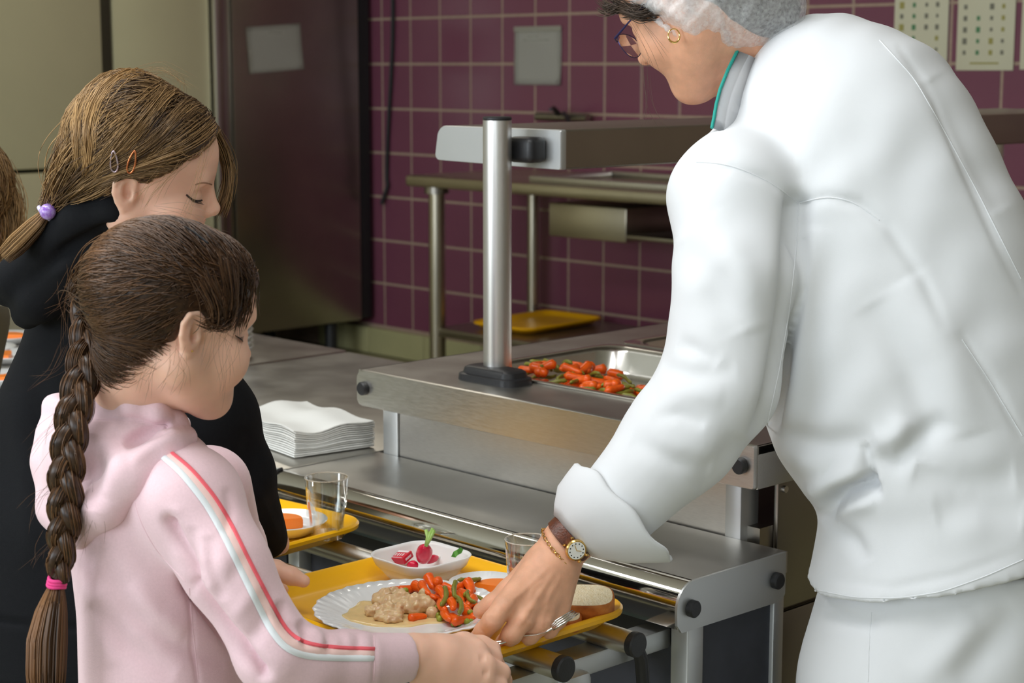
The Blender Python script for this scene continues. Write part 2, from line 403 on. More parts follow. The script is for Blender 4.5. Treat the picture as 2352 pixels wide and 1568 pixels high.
# ------------------------------------------------------------------ service counter
SZ, LZ = 0.718, 0.867          # height of the front shelf and of the hot top
X0, X1 = -2.32, -1.435
def extr(profile, x0, x1, bm=None):
    """extrude a (y, z) profile along x"""
    bm = bm or bmesh.new()
    a = [bm.verts.new((x0, y, z)) for y, z in profile]; b = [bm.verts.new((x1, y, z)) for y, z in profile]
    n = len(profile)
    for k in range(n): bm.faces.new((a[k], a[(k + 1) % n], b[(k + 1) % n], b[k]))
    bm.faces.new(a[::-1]); bm.faces.new(b)
    return bm
nose_prof = [(1.712, SZ + 0.0008)] + [(1.709 - 0.029 * math.sin(a), SZ - 0.029 + 0.0298 * math.cos(a)) for a in np.linspace(0, PI / 2 * 1.06, 10)] + [(1.682, 0.658), (1.690, 0.655), (1.712, 0.655)]
sh = thing('service_shelf', (-1.88, 1.8, 0), 'steel front shelf with polished rounded nose beside the yellow tray', 'shelf')
obj('shelf_top', box2((X0 + 0.002, 1.712, SZ - 0.03), (X1 - 0.003, 1.913, SZ)), M['steel_top'], sh)
obj('rounded_nose', extr(nose_prof, X0 + 0.002, X1 - 0.003), M['chrome'], sh, 30)
ep = [(1.906, SZ + 0.001)] + [(1.712 - 0.034 * math.sin(a), SZ - 0.033 + 0.034 * math.cos(a)) for a in np.linspace(0, PI / 2 * 1.05, 8)] + [(1.679, 0.664), (1.688, 0.653), (1.898, 0.651), (1.906, 0.660)]
e = obj('end_panel', extr(ep, X1 - 0.004, X1), M['frost'], sh, 30)
for y, z in ((1.697 + 0.008, 0.683), (1.882, 0.684)):
    obj('rubber_bumper', cyl((X1 - 0.001, y, z), (X1 + 0.010, y, z), 0.0115, n=24, bevel=0.002), M['black'], e)
for y0, y1 in ((1.712, 1.745), (1.895, 1.918)):
    obj('leg', box2((-1.475, y0, 0), (-1.445, y1, 0.656), 0.003), M['frost'], sh)
obj('side_panel', box2((-1.468, 1.745, 0.02), (-1.452, 1.895, 0.655)), M['graphite'], sh)
obj('front_panel', box2((-2.3, 1.725, 0.02), (-1.475, 1.738, 0.655)), M['graphite'], sh)
obj('under_plate', box2((X0 + 0.002, 1.713, 0.655), (X1 - 0.005, 1.91, 0.662)), M['steel_dark'], sh)
obj('leg', box2((-2.30, 1.70, 0), (-2.27, 1.73, 0.654), 0.003), M['frost'], sh)

def worktop(x0, x1, lift, label):
    t = thing('worktop_counter', ((x0 + x1) / 2, 2.1, 0), label, 'counter', 'steel worktop counters')
    obj('worktop', box2((x0 + 0.002, 1.712, SZ - 0.03 + lift), (x1 - 0.002, 2.555, SZ + lift), 0.002), M['steel_top'], t)
    obj('rounded_nose', extr([(y, z + lift) for y, z in nose_prof], x0 + 0.002, x1 - 0.002), M['chrome'], t, 30)
    obj('body', box2((x0 + 0.02, 1.73, 0.1), (x1 - 0.02, 2.52, 0.687)), M['graphite'], t)
    for x in (x0 + 0.05, x1 - 0.05):
        for y in (1.8, 2.48): obj('foot', cyl((x, y, 0), (x, y, 0.11), 0.02, n=12), M['black'], t)
    return t
worktop(-3.205, -2.324, 0.0, 'steel worktop counter carrying the stack of white napkins')
worktop(-4.9, -3.21, 0.003, 'steel worktop counter carrying the stacked white bowls')
# rubber joint strip between shelf and worktop at the nose
js = [(-2.3215, y - 0.001, z + 0.0015) for y, z in nose_prof[1:12]]
tag(obj('joint_strip', tube(js, 0.003, 8), M['black']), 'black rubber joint strip hugging the polished counter nose', 'trim')

hc = thing('hot_counter', (-1.9, 2.8, 0), 'raised steel hot counter with food pans and bumpered front ledge', 'counter')
bm = bmesh.new()
LY = 1.87
tops = [((-2.325, LY + 0.006, LZ - 0.012), (-1.465, 2.0, LZ)), ((-2.325, 2.0, LZ - 0.012), (-2.197, 3.72, LZ)), ((-1.64, 2.0, LZ - 0.012), (-1.465, 3.72, LZ))]
for yb in (2.375, 2.775, 3.175): tops.append(((-2.197, yb, LZ - 0.012), (-1.64, yb + 0.03, LZ)))
tops.append(((-2.197, 3.575, LZ - 0.012), (-1.64, 3.72, LZ)))
for lo, hi in tops: box2(lo, hi, bm=bm)
obj('hot_top', bm, M['steel_top'], hc)
ap = []
zt, zb = LZ + 0.0015, 0.806
for (cx, cz, a0, r) in ((-1.465 - 0.005, zt - 0.005, 0, 0.005), (-2.325 + 0.016, zt - 0.016, PI / 2, 0.016), (-2.325 + 0.012, zb + 0.012, PI, 0.012), (-1.465 - 0.004, zb + 0.004, 1.5 * PI, 0.004)):
    for k in range(6): ap.append((cx + r * math.cos(a0 + PI / 2 * k / 5), cz + r * math.sin(a0 + PI / 2 * k / 5)))
bm = ring_loft([[(x, LY + 0.008, z) for x, z in ap], [(x, LY + 0.003, z) for x, z in ap], [(x + (0.0015 if x < -1.9 else -0.0015), LY, z - 0.0015 * (1 if z > 0.84 else -1)) for x, z in ap]])
a_ = obj('front_apron', bm, M['steel'], hc, 50)
for x, z in ((-2.302, 0.838), (-1.487, 0.838)):
    obj('rubber_bumper', cyl((x, LY + 0.001, z), (x, LY - 0.010, z), 0.0115, n=24, bevel=0.002), M['black'], a_)
obj('side_apron', box2((-1.470, LY + 0.008, 0.806), (-1.465, 3.72, LZ), 0.001), M['steel'], hc)
obj('side_apron', box2((-2.325, LY + 0.008, 0.806), (-2.320, 3.72, LZ), 0.001), M['steel'], hc)
obj('riser_panel', box2((-2.268, 1.918, 0.70), (-1.552, 1.925, 0.86)), M['steel'], hc)
obj('riser_post', box2((-2.308, 1.914, SZ - 0.02), (-2.2695, 1.955, 0.86), 0.002), M['frost'], hc)
obj('riser_post', box2((-1.5505, 1.914, 0.0), (-1.522, 1.955, 0.86), 0.002), M['frost'], hc)
bd = obj('body', box2((-2.30, 1.93, 0.08), (-1.50, 3.70, 0.735)), M['steel_dark'], hc)
obj('side_panel', box2((-1.50, 1.96, 0.61), (-1.492, 3.68, 0.86), 0.002), M['steel_dark'], hc)
obj('side_panel', box2((-1.50, 1.96, 0.08), (-1.492, 3.68, 0.604), 0.002), M['steel_dark'], hc)
obj('screw_head', cyl((-1.492, 1.972, 0.787), (-1.487, 1.972, 0.787), 0.005, n=12), M['steel'], hc)
for y in (2.05, 3.6):
    for x in (-2.2, -1.6): obj('foot', cyl((x, y, 0), (x, y, 0.09), 0.022, n=12), M['black'], hc)

def gn_pan(y0, y1, label, dep=0.052):
    cx, cy = (-2.205 - 1.632) / 2, (y0 + y1) / 2; w, d = 0.573, y1 - y0
    R_ = lambda dw, r, z: rr_ring((cx, cy), w - dw, d - dw, r, z, 6)
    bm = ring_loft([R_(0.05, 0.05, LZ - dep - 0.001), R_(0.036, 0.05, LZ - 0.01), R_(0.0, 0.03, LZ + 0.001), R_(-0.002, 0.03, LZ + 0.004), R_(0.006, 0.028, LZ + 0.005),
                    R_(0.03, 0.042, LZ + 0.0035), R_(0.04, 0.044, LZ - 0.004), R_(0.052, 0.048, LZ - dep + 0.014), R_(0.062, 0.045, LZ - dep + 0.006), R_(0.084, 0.04, LZ - dep + 0.001)])
    return tag(obj('food_pan', bm, M['pan'], None, 60), label, 'pan', 'pans in the hot counter')
M['pan'] = mat('pan_steel', (0.72, 0.70, 0.67), 0.2, 1.0, var=0.05, scale=12, rvar=0.06)
gn_pan(1.998, 2.378, 'steel food pan with carrots and green beans in the hot counter')
gn_pan(2.398, 2.778, 'second steel food pan, behind the carrot pan')
gn_pan(2.798, 3.178, 'third steel food pan, far along the hot counter')
gn_pan(3.198, 3.578, 'last steel food pan at the far end of the hot counter')

# gantry: posts and long heat lamp hood
gp = thing('gantry_post', (-2.095, 1.985, LZ), 'round brushed steel post with black cap holding the heat lamp', 'post', 'heat lamp posts')
obj('tube', cyl((-2.095, 1.985, LZ), (-2.095, 1.985, 1.292), 0.0235, n=40), M['satin'], gp)
obj('cap', cyl((-2.095, 1.985, 1.292), (-2.095, 1.985, 1.298), 0.0237, n=40, bevel=0.002), M['black'], gp)
def oval(w, d, z): return rr_ring((-2.08, 1.965), w, d, d * 0.34, z, 6, ang=0.0)
obj('foot_plate', ring_loft([oval(0.135, 0.066, LZ), oval(0.132, 0.064, LZ + 0.010), oval(0.120, 0.054, LZ + 0.012), oval(0.115, 0.05, LZ + 0.020), oval(0.104, 0.042, LZ + 0.023)]), M['black'], gp)
gp2 = thing('gantry_post', (-2.095, 3.5, LZ), 'round brushed steel post at the far end of the heat lamp', 'post', 'heat lamp posts')
obj('tube', cyl((-2.095, 3.5, LZ), (-2.095, 3.5, 1.2105), 0.0235, n=32), M['satin'], gp2)
obj('foot_plate', cyl((-2.095, 3.5, LZ), (-2.095, 3.5, LZ + 0.02), 0.05, n=32), M['black'], gp2)
hl = thing('heat_lamp', (-2.16, 2.8, 1.21), 'long steel heat lamp hood hanging over the hot counter', 'lamp')
hp = []
for (cx, cz, a0, r) in ((-2.014 - 0.004, 1.277 - 0.004, 0, 0.004), (-2.317 + 0.022, 1.277 - 0.022, PI / 2, 0.022), (-2.322 + 0.010, 1.217 + 0.010, PI, 0.010), (-2.014 - 0.004, 1.212 + 0.004, 1.5 * PI, 0.004)):
    for k in range(6): hp.append((cx + r * math.cos(a0 + PI / 2 * k / 5), cz + r * math.sin(a0 + PI / 2 * k / 5)))
obj('hood', ring_loft([[(x, y, z) for x, z in hp] for y in (2.062, 3.85)]), M['steel_dark'], hl)
obj('end_cap', ring_loft([[(x, 2.062, z) for x, z in hp], [(x, 2.052, z) for x, z in hp], [(-2.165 + (x + 2.165) * 0.99, 2.050, 1.2445 + (z - 1.2445) * 0.97) for x, z in hp]]), M['frost'], hl)
obj('clamp_knob', box((-2.073, 2.0305, 1.244), (0.058, 0.040, 0.042), 0.010, seg=4), M['black'], hl)
obj('tube_light', cyl((-2.165, 2.3, 1.2085), (-2.165, 3.7, 1.2085), 0.006, n=12), M['frost'], hl)

# tray slide: three steel tubes on brackets
ts = thing('tray_slide', (-2.0, 1.47, 0), 'tray slide of steel tubes with black end caps', 'rail')
for y in (1.60, 1.47, 1.34):
    tb_ = obj('tube', cyl((-2.52, y, 0.658), (-1.442, y, 0.658), 0.0155, n=32), M['satin'], ts)
    obj('end_cap', cyl((-1.443, y, 0.658), (-1.430, y, 0.658), 0.0163, n=32, bevel=0.002), M['black'], tb_)
for x in (-1.50, -2.38):
    obj('bracket', box2((x - 0.02, 1.32, 0.615), (x + 0.02, 1.72, 0.643), 0.004), M['frost'], ts)
    obj('bracket_stay', tube([(x + 0.032, 1.63, 0.655), (x + 0.034, 1.645, 0.62), (x + 0.034, 1.65, 0.58), (x + 0.034, 1.66, 0.5), (x + 0.03, 1.72, 0.42)], 0.009, 10), M['black'], ts)
obj('under_rail', box2((-2.5, 1.505, 0.585), (-1.465, 1.555, 0.628), 0.01), M['frost'], ts)

# ------------------------------------------------------------------ napkins, bowls, side plates on the worktops
rn = random.Random(3)
NW, ND, NA = 0.24, 0.158, -0.14
for k in range(13):
    bm = bmesh.new(); nx, ny = 16, 12; t = 0.0036
    rings = []
    ox, oy, oa = rn.uniform(-.0016, .0016), rn.uniform(-.0016, .0016), NA + rn.uniform(-.012, .012)
    def nz(u, v):
        amp = 0.0016 + 0.0042 * (k / 12)
        return amp * (0.6 * math.sin(9.5 * v + 0.6) + 0.5 * math.sin(11 * u + 4 * v)) * min(1, 0.3 + k / 9) + 0.006 * (k / 12) * math.exp(-((u - 0.15) ** 2 + (v - 0.4) ** 2) * 14)
    g = [[[None, None] for _ in range(ny + 1)] for _ in range(nx + 1)]
    for i in range(nx + 1):
        for j in range(ny + 1):
            u, v = i / nx - 0.5, j / ny - 0.5
            x, y = u * NW, v * ND
            X = -2.478 + ox + x * math.cos(oa) - y * math.sin(oa); Y = 1.866 + oy + x * math.sin(oa) + y * math.cos(oa)
            edge = 1 if max(abs(u), abs(v)) > 0.499 else 0
            z0 = SZ + 0.0045 + k * t + nz(u, v) * (1 if k else 0.0)
            g[i][j][0] = bm.verts.new((X, Y, z0 - t * 0.43 + 0.0005 * edge)); g[i][j][1] = bm.verts.new((X, Y, z0 + t * 0.40 - 0.0005 * edge))
    for i in range(nx):
        for j in range(ny):
            bm.faces.new((g[i][j][1], g[i + 1][j][1], g[i + 1][j + 1][1], g[i][j + 1][1])); bm.faces.new((g[i][j][0], g[i][j + 1][0], g[i + 1][j + 1][0], g[i + 1][j][0]))
    for i in range(nx):
        for j in (0, ny): bm.faces.new((g[i][j][0], g[i + 1][j][0], g[i + 1][j][1], g[i][j][1]))
    for j in range(ny):
        for i in (0, nx): bm.faces.new((g[i][j][0], g[i][j + 1][0], g[i][j + 1][1], g[i][j][1]))
    lab = 'white folded paper napkin on top of the napkin stack' if k == 12 else 'white folded paper napkin inside the stack on the worktop'
    tag(obj('napkin', bm, M['napkin'], None, 60), lab, 'napkin', 'stack of paper napkins')

bowl_prof = [(0, 0), (0.06, 0), (0.075, 0.004), (0.092, 0.018), (0.099, 0.027), (0.1, 0.029), (0.098, 0.0295), (0.09, 0.020), (0.072, 0.007), (0, 0.005)]
sb = at_z(482, 826, SZ)
bm = lathe(bowl_prof, n=40); bmesh.ops.recalc_face_normals(bm, faces=bm.faces); bowl_me = bpy.data.meshes.new('bowl'); bm.to_mesh(bowl_me); bm.free(); bowl_me.shade_smooth(); bowl_me.materials.append(M['opal'])
for k in range(13):
    o = bpy.data.objects.new('bowl', bowl_me); COL.objects.link(o); o.location = (sb[0], sb[1], SZ + 0.0035 + 0.0125 * k)
    tag(o, 'white bowl at the top of the tall bowl stack' if k == 12 else 'white bowl within the tall stack on the worktop', 'bowl', 'stack of white bowls')

def saucer(c, r, z, label, group='white side plates', h=0.018):
    prof = [(0, 0), (r * 0.6, 0), (r * 0.66, 0.002), (r * 0.97, h - 0.002), (r, h), (r * 0.985, h + 0.001), (r * 0.66, 0.006), (r * 0.6, 0.005), (0, 0.005)]
    bm = lathe(prof, (c[0], c[1], z), 48)
    return tag(obj('side_plate', bm, M['white_glaze'], None, 180), label, 'plate', group)
def slice_(c, r, z, ang, label, t=0.008, half=True, group='orange melon slices', squash=1.0):
    n = 16; pts = []
    for k in range(n + 1):
        a = (PI if half else 2 * PI) * k / n
        pts.append((r * math.cos(a), r * math.sin(a) * squash))
    if half:
        for k in range(1, 8): pts.append((-r + 2 * r * k / 8, -0.12 * r * (1 - (2 * k / 8 - 1) ** 2)))
    rings = []
    for zz, s in ((z, 0.96), (z + t * 0.2, 1.0), (z + t * 0.8, 1.0), (z + t, 0.96)):
        rings.append([(c[0] + s * (x * math.cos(ang) - y * math.sin(ang)), c[1] + s * (x * math.sin(ang) + y * math.cos(ang)), zz) for x, y in pts])
    return tag(obj('orange_slice', ring_loft(rings), M['orange'], None, 50), label, 'food', group)
spots = [(15, 772), (-40, 800), (22, 815), (-80, 842), (14, 864)]
names = ['far plate by the left edge', 'far left plate, mostly out of view', 'middle plate by the left edge', 'left plate, mostly out of view', 'near plate by the left edge']
for k, (x, y) in enumerate(spots):
    q = at_z(x, y, SZ + 0.018)
    saucer(q, 0.075, SZ + 0.0035, 'white side plate on the worktop, ' + names[k])
    slice_((q[0], q[1]), 0.042, SZ + 0.009, 0.6 + k, 'orange slice on the ' + names[k], 0.014)
# ================================================================== SCULPTING TOOLS FOR BODIES AND CLOTHES
# bodies are modelled in metres in a frame at the lens: a to the right, b up, c away from the lens
def LP(px, py, d):
    return np.array(((px - CX) / FPX * d, (CY - py) / FPX * d, d))
def to_world(V):
    V = np.asarray(V)
    return CAM + V[..., 0:1] * cR + V[..., 1:2] * cU + V[..., 2:3] * cF
def to_local(W):
    D = np.asarray(W) - CAM
    return np.stack([D @ cR, D @ cU, D @ cF], -1)

def smin(a, b, k):
    if k <= 0: return np.minimum(a, b)
    h = np.clip(0.5 + 0.5 * (b - a) / k, 0, 1)
    return b + (a - b) * h - k * h * (1 - h)

class Sculpt:
    def __init__(s, lo, hi, h):
        s.h = h; s.lo = np.array(lo, float); s.hi = np.array(hi, float)
        s.ax = [np.arange(s.lo[i], s.hi[i] + h, h, dtype=np.float32) for i in range(3)]
        s.F = np.full([len(a) for a in s.ax], 0.3, np.float32)
    def put(s, fn, lo, hi, k=0.0, op='+'):
        m = max(3 * s.h, 1.6 * k) + 2 * s.h
        sl = []
        for i in range(3):
            i0 = int(np.clip(np.searchsorted(s.ax[i], lo[i] - m), 0, len(s.ax[i]))); i1 = int(np.clip(np.searchsorted(s.ax[i], hi[i] + m), 0, len(s.ax[i])))
            if i1 <= i0: return s
            sl.append(slice(i0, i1))
        sl = tuple(sl)
        A = s.ax[0][sl[0]][:, None, None]; B = s.ax[1][sl[1]][None, :, None]; C = s.ax[2][sl[2]][None, None, :]
        d = fn(A, B, C); f = s.F[sl]
        if op == '+': s.F[sl] = smin(f, d, k)
        elif op == '-': s.F[sl] = -smin(-f, d, k)
        elif op == '&': s.F[sl] = -smin(-f, -d, k)
        return s
    def cone(s, p, q, r0, r1=None, k=0.01, op='+'):
        p = np.array(p, float); q = np.array(q, float); r1 = r0 if r1 is None else r1
        D = q - p; L2 = max(float(D @ D), 1e-12)
        def fn(A, B, C):
            a, b, c = A - p[0], B - p[1], C - p[2]
            t = np.clip((a * D[0] + b * D[1] + c * D[2]) / L2, 0, 1)
            return np.sqrt((a - t * D[0]) ** 2 + (b - t * D[1]) ** 2 + (c - t * D[2]) ** 2) - (r0 + (r1 - r0) * t)
        r = max(r0, r1)
        return s.put(fn, np.minimum(p, q) - r, np.maximum(p, q) + r, k, op)
    def chain(s, pts, rs, k=0.01, op='+'):
        for i in range(len(pts) - 1): s.cone(pts[i], pts[i + 1], rs[i], rs[i + 1], k, op)
        return s
    def ell(s, c, r, k=0.01, Rm=None, op='+'):
        c = np.array(c, float); r = np.array(r, float); Rm = np.eye(3) if Rm is None else np.asarray(Rm)   # rows of Rm: axes
        def fn(A, B, C):
            a, b, cc = A - c[0], B - c[1], C - c[2]
            u = [(a * Rm[i, 0] + b * Rm[i, 1] + cc * Rm[i, 2]) for i in range(3)]
            k0 = np.sqrt(sum((u[i] / r[i]) ** 2 for i in range(3))); k1 = np.sqrt(sum((u[i] / r[i] ** 2) ** 2 for i in range(3))) + 1e-9
            return np.where(k0 < 1e-6, -r.min(), k0 * (k0 - 1) / k1)
        e = np.sqrt(((Rm * r[:, None]) ** 2).sum(0))
        return s.put(fn, c - e, c + e, k, op)
    def loft(s, rows, k=0.02, p=2.2, axis_top=None, smooth=0.012, bulge=None):
        """rows: (py, px left, px right, depth, half thickness); section at every height b is a super-ellipse"""
        rows = sorted(rows, key=lambda r: r[0])
        b = np.array([(CY - r[0]) / FPX * r[3] for r in rows]); a0 = np.array([(r[1] - CX) / FPX * r[3] for r in rows]); a1 = np.array([(r[2] - CX) / FPX * r[3] for r in rows])
        dc = np.array([r[3] for r in rows]); hc = np.array([r[4] for r in rows])
        o = np.argsort(b); b, a0, a1, dc, hc = b[o], a0[o], a1[o], dc[o], hc[o]
        bb = np.arange(b[0] - 0.08, b[-1] + 0.08, s.h * 0.5)
        ker = np.exp(-0.5 * (np.arange(-30, 31) * s.h * 0.5 / smooth) ** 2); ker /= ker.sum()
        def sm(v):
            w = np.interp(bb, b, v); wp = np.pad(w, 30, mode='edge'); return np.convolve(wp, ker, 'valid')
        A0, A1, DC, HC = sm(a0), sm(a1), sm(dc), sm(hc)
        def fn(A, B, C):
            f0 = np.interp(B.ravel(), bb, (A0 + A1) / 2)[None, :, None]; f1 = np.maximum(np.interp(B.ravel(), bb, (A1 - A0) / 2), 0.004)[None, :, None]
            g0 = np.interp(B.ravel(), bb, DC)[None, :, None]; g1 = np.maximum(np.interp(B.ravel(), bb, HC), 0.004)[None, :, None]
            q = (np.abs((A - f0) / f1) ** p + np.abs((C - g0) / g1) ** p) ** (1 / p)
            d = (q - 1) * np.minimum(f1, g1)
            return np.maximum(d, np.maximum(B - b[-1], b[0] - B)).astype(np.float32)
        return s.put(fn, (a0.min(), b[0], (dc - hc).min()), (a1.max(), b[-1], (dc + hc).max()), k)
    def cut(s, point, normal, k=0.004):
        """remove what lies on the side the normal points to"""
        p = np.array(point, float); n = np.array(normal, float); n /= np.linalg.norm(n)
        return s.put(lambda A, B, C: (A - p[0]) * n[0] + (B - p[1]) * n[1] + (C - p[2]) * n[2], s.lo, s.hi, k, '&')
    def blur(s, n=1):
        for _ in range(n):
            for ax in range(3):
                f = np.moveaxis(s.F, ax, 0)
                f[1:-1] = 0.25 * f[:-2] + 0.5 * f[1:-1] + 0.25 * f[2:]
        return s
    def mesh(s):
        F = s.F; nx, ny, nz = F.shape
        F[0] = F[-1] = 0.3; F[:, 0] = F[:, -1] = 0.3; F[:, :, 0] = F[:, :, -1] = 0.3
        ins = F < 0
        cnt = np.zeros((nx - 1, ny - 1, nz - 1), np.int8)
        for i in (0, 1):
            for j in (0, 1):
                for k in (0, 1): cnt += ins[i:nx - 1 + i, j:ny - 1 + j, k:nz - 1 + k]
        I, J, K = np.nonzero((cnt > 0) & (cnt < 8))
        idx = np.full(cnt.shape, -1, np.int32); idx[I, J, K] = np.arange(len(I))
        cor = [(i, j, k) for i in (0, 1) for j in (0, 1) for k in (0, 1)]
        val = {c: F[I + c[0], J + c[1], K + c[2]] for c in cor}
        acc = np.zeros((len(I), 3)); n = np.zeros(len(I))
        for c in cor:
            for ax in range(3):
                if c[ax]: continue
                e = list(c); e[ax] = 1; e = tuple(e)
                v0, v1 = val[c], val[e]; m = (v0 < 0) != (v1 < 0)
                t = np.where(m, v0 / np.where(m, v0 - v1, 1), 0)
                p = np.stack([np.full(len(I), float(q)) for q in c], -1); p[:, ax] = t
                acc += p * m[:, None]; n += m
        V = (np.stack([I, J, K], -1) + acc / n[:, None]) * s.h + s.lo
        quads = []
        for ax in range(3):
            sl0 = [slice(1, -1)] * 3; sl1 = [slice(1, -1)] * 3; sl0[ax] = slice(0, -1); sl1[ax] = slice(1, None)
            x0, x1 = ins[tuple(sl0)], ins[tuple(sl1)]
            q = np.stack(np.nonzero(x0 != x1), -1); flip = x0[tuple(q.T)]
            off = np.array([1, 1, 1]); off[ax] = 0; q = q + off
            u, v = [(1, 2), (2, 0), (0, 1)][ax]
            def cid(du, dv):
                r = q.copy(); r[:, u] += du; r[:, v] += dv
                return idx[r[:, 0], r[:, 1], r[:, 2]]
            Q = np.stack([cid(-1, -1), cid(0, -1), cid(0, 0), cid(-1, 0)], -1)
            Q[~flip] = Q[~flip][:, ::-1]
            quads.append(Q)
        Q = np.concatenate(quads); Q = Q[(Q >= 0).all(1)]
        return V, Q

def vnormals(V, Q):
    n = np.cross(V[Q[:, 2]] - V[Q[:, 0]], V[Q[:, 3]] - V[Q[:, 1]])
    N = np.zeros_like(V)
    for k in range(4): np.add.at(N, Q[:, k], n)
    return N / (np.linalg.norm(N, axis=1, keepdims=True) + 1e-12)
def relax(V, Q, n=2, w=0.5):
    E = np.concatenate([Q[:, [0, 1]], Q[:, [1, 2]], Q[:, [2, 3]], Q[:, [3, 0]]]); deg = np.bincount(E.ravel(), minlength=len(V))[:, None] + 1e-9
    for _ in range(n):
        S = np.zeros_like(V); np.add.at(S, E[:, 0], V[E[:, 1]]); np.add.at(S, E[:, 1], V[E[:, 0]])
        V = V + w * (S / deg - V)
    return V
def seg_dist(x, y, line):
    """distance in the picture plane to a polyline and side sign"""
    best = np.full(len(x), 1e9); sgn = np.zeros(len(x)); tt = np.zeros(len(x))
    tot = len(line) - 1
    for i in range(tot):
        ax, ay = line[i]; bx, by = line[i + 1]; dx, dy = bx - ax, by - ay
        t = np.clip(((x - ax) * dx + (y - ay) * dy) / (dx * dx + dy * dy + 1e-9), 0, 1)
        ex, ey = x - ax - t * dx, y - ay - t * dy; d = np.hypot(ex, ey)
        m = d < best; best[m] = d[m]; sgn[m] = np.sign(dx * ey - dy * ex)[m]; tt[m] = ((i + t) / tot)[m]
    return best, sgn, tt
def folds(W, Q, lines):
    """press cloth folds into a world-space surface; each (polyline, width px, depth m[, sharp]) dents or raises the side that faces the lens"""
    Q = orient(W, Q); N = vnormals(W, Q); x, y, c = project(W)
    face = np.clip(-((N * (W - CAM)).sum(1)) / np.linalg.norm(W - CAM, axis=1) * 2.5, 0, 1)
    D = np.zeros(len(W))
    for f in lines:
        line, w, amp = f[:3]; kind = f[3] if len(f) > 3 else 'g'
        d, sg, t = seg_dist(x, y, line)
        taper = np.sin(np.clip(t, 0.0, 1.0) * PI) ** 0.5 if kind != 'e' else 1.0
        if kind in ('g', 'e'): D += amp * np.exp(-(d / w) ** 2) * taper
        elif kind == 's':      # one sided step: sharp on one side, soft on the other
            D += amp * np.where(sg > 0, np.exp(-(d / w) ** 2), np.exp(-(d / (w * 0.22)) ** 2)) * taper
    return W + N * (D * face)[:, None]
def orient(W, Q):
    a, b, c = W[Q[:, 0]], W[Q[:, 1]], W[Q[:, 2]]; d = W[Q[:, 3]]
    vol = (np.cross(b - a, c - a) * a).sum() + (np.cross(c - a, d - a) * a).sum()
    m = W.mean(0); vol -= ((np.cross(b - a, c - a) + np.cross(c - a, d - a)) @ m).sum()
    return Q if vol > 0 else np.ascontiguousarray(Q[:, ::-1])
def crumple(W, Q, amp, lmin, lmax, seed, n=10, ang=None, aspect=1.0):
    """soft irregular drape of cloth, in metres"""
    rn = np.random.RandomState(seed); Q = orient(W, Q); N = vnormals(W, Q); L = to_local(W); d = np.zeros(len(W))
    for _ in range(n):
        lam = rn.uniform(lmin, lmax); a = rn.uniform(0, 2 * PI) if ang is None else ang + rn.normal(0, 0.35); k = 2 * PI / lam
        u = L[:, 0] * math.cos(a) + L[:, 1] * math.sin(a); v = -L[:, 0] * math.sin(a) + L[:, 1] * math.cos(a)
        ph = rn.uniform(0, 6.28, 3)
        w = np.sin(k * v * aspect + 1.3 * np.sin(0.45 * k * u + ph[1]) + 0.6 * k * L[:, 2] + ph[0]) * (0.55 + 0.45 * np.sin(0.37 * k * u + ph[2]))
        d += w
    return W + N * (d * amp / math.sqrt(n))[:, None]
def skin_obj(name, W, Q, m, parent, sharp=180):
    me = fast_mesh(W, orient(W, Q), name)
    return obj(name, me, m, parent, sharp)
def bvh(W, Q): Q = orient(W, Q); return BVHTree.FromPolygons([tuple(v) for v in W.tolist()], Q.tolist())
def hit(tree, px, py):
    r = cF + cR * (px - CX) / FPX + cU * (CY - py) / FPX
    h = tree.ray_cast(Vector(CAM), Vector(r).normalized())
    return (np.array(h[0]), np.array(h[1])) if h[0] is not None else (None, None)
def densify(line, step=8):
    out = []
    for (x0, y0), (x1, y1) in zip(line, line[1:]):
        n = max(1, int(math.hypot(x1 - x0, y1 - y0) / step))
        out += [(x0 + (x1 - x0) * k / n, y0 + (y1 - y0) * k / n) for k in range(n)]
    out.append(line[-1]); return out
def smooth_line(line, step=8, it=3):
    L = np.array(densify(line, step), float)
    for _ in range(it * 4): L[1:-1] = 0.25 * L[:-2] + 0.5 * L[1:-1] + 0.25 * L[2:]
    return [tuple(p) for p in L]
def ribbon(tree, line, w0, w1=None, lift=0.0012, cols=4, step=8, bm=None):
    """sewn-on tape that follows a surface: polyline with a width in pixels"""
    bm = bm or bmesh.new(); L = smooth_line(line, step); n = len(L); prev = None
    for i in range(n):
        x0, y0 = L[max(i - 1, 0)]; x1, y1 = L[min(i + 1, n - 1)]; l = math.hypot(x1 - x0, y1 - y0) + 1e-9
        nx, ny = -(y1 - y0) / l, (x1 - x0) / l; w = w0 if w1 is None else w0 + (w1 - w0) * i / (n - 1)
        row = []
        for k in range(cols + 1):
            o = (k / cols - 0.5) * w
            p, nn = hit(tree, L[i][0] + nx * o, L[i][1] + ny * o)
            if p is None: row = None; break
            v = (CAM - p); v /= np.linalg.norm(v)
            if nn @ v < 0: nn = -nn
            row.append(p + nn * lift * (0.3 if k in (0, cols) else 1.0))
        if row is None: prev = None; continue
        vs = [bm.verts.new(p) for p in row]
        if prev:
            if (Vector(row[0]) - prev[0].co).length < 0.05:
                for k in range(cols): bm.faces.new((prev[k], prev[k + 1], vs[k + 1], vs[k]))
        prev = vs
    return bm
def cord(tree, line, r, lift=0.0, step=8, n=6, bm=None):
    """raised thread or seam lying on a surface"""
    pts = []
    for x, y in smooth_line(line, step):
        p, nn = hit(tree, x, y)
        if p is None: continue
        v = (CAM - p); v /= np.linalg.norm(v)
        pts.append(p + v * lift)
    return tube(pts, r, n, bm=bm) if len(pts) > 2 else (bm or bmesh.new())

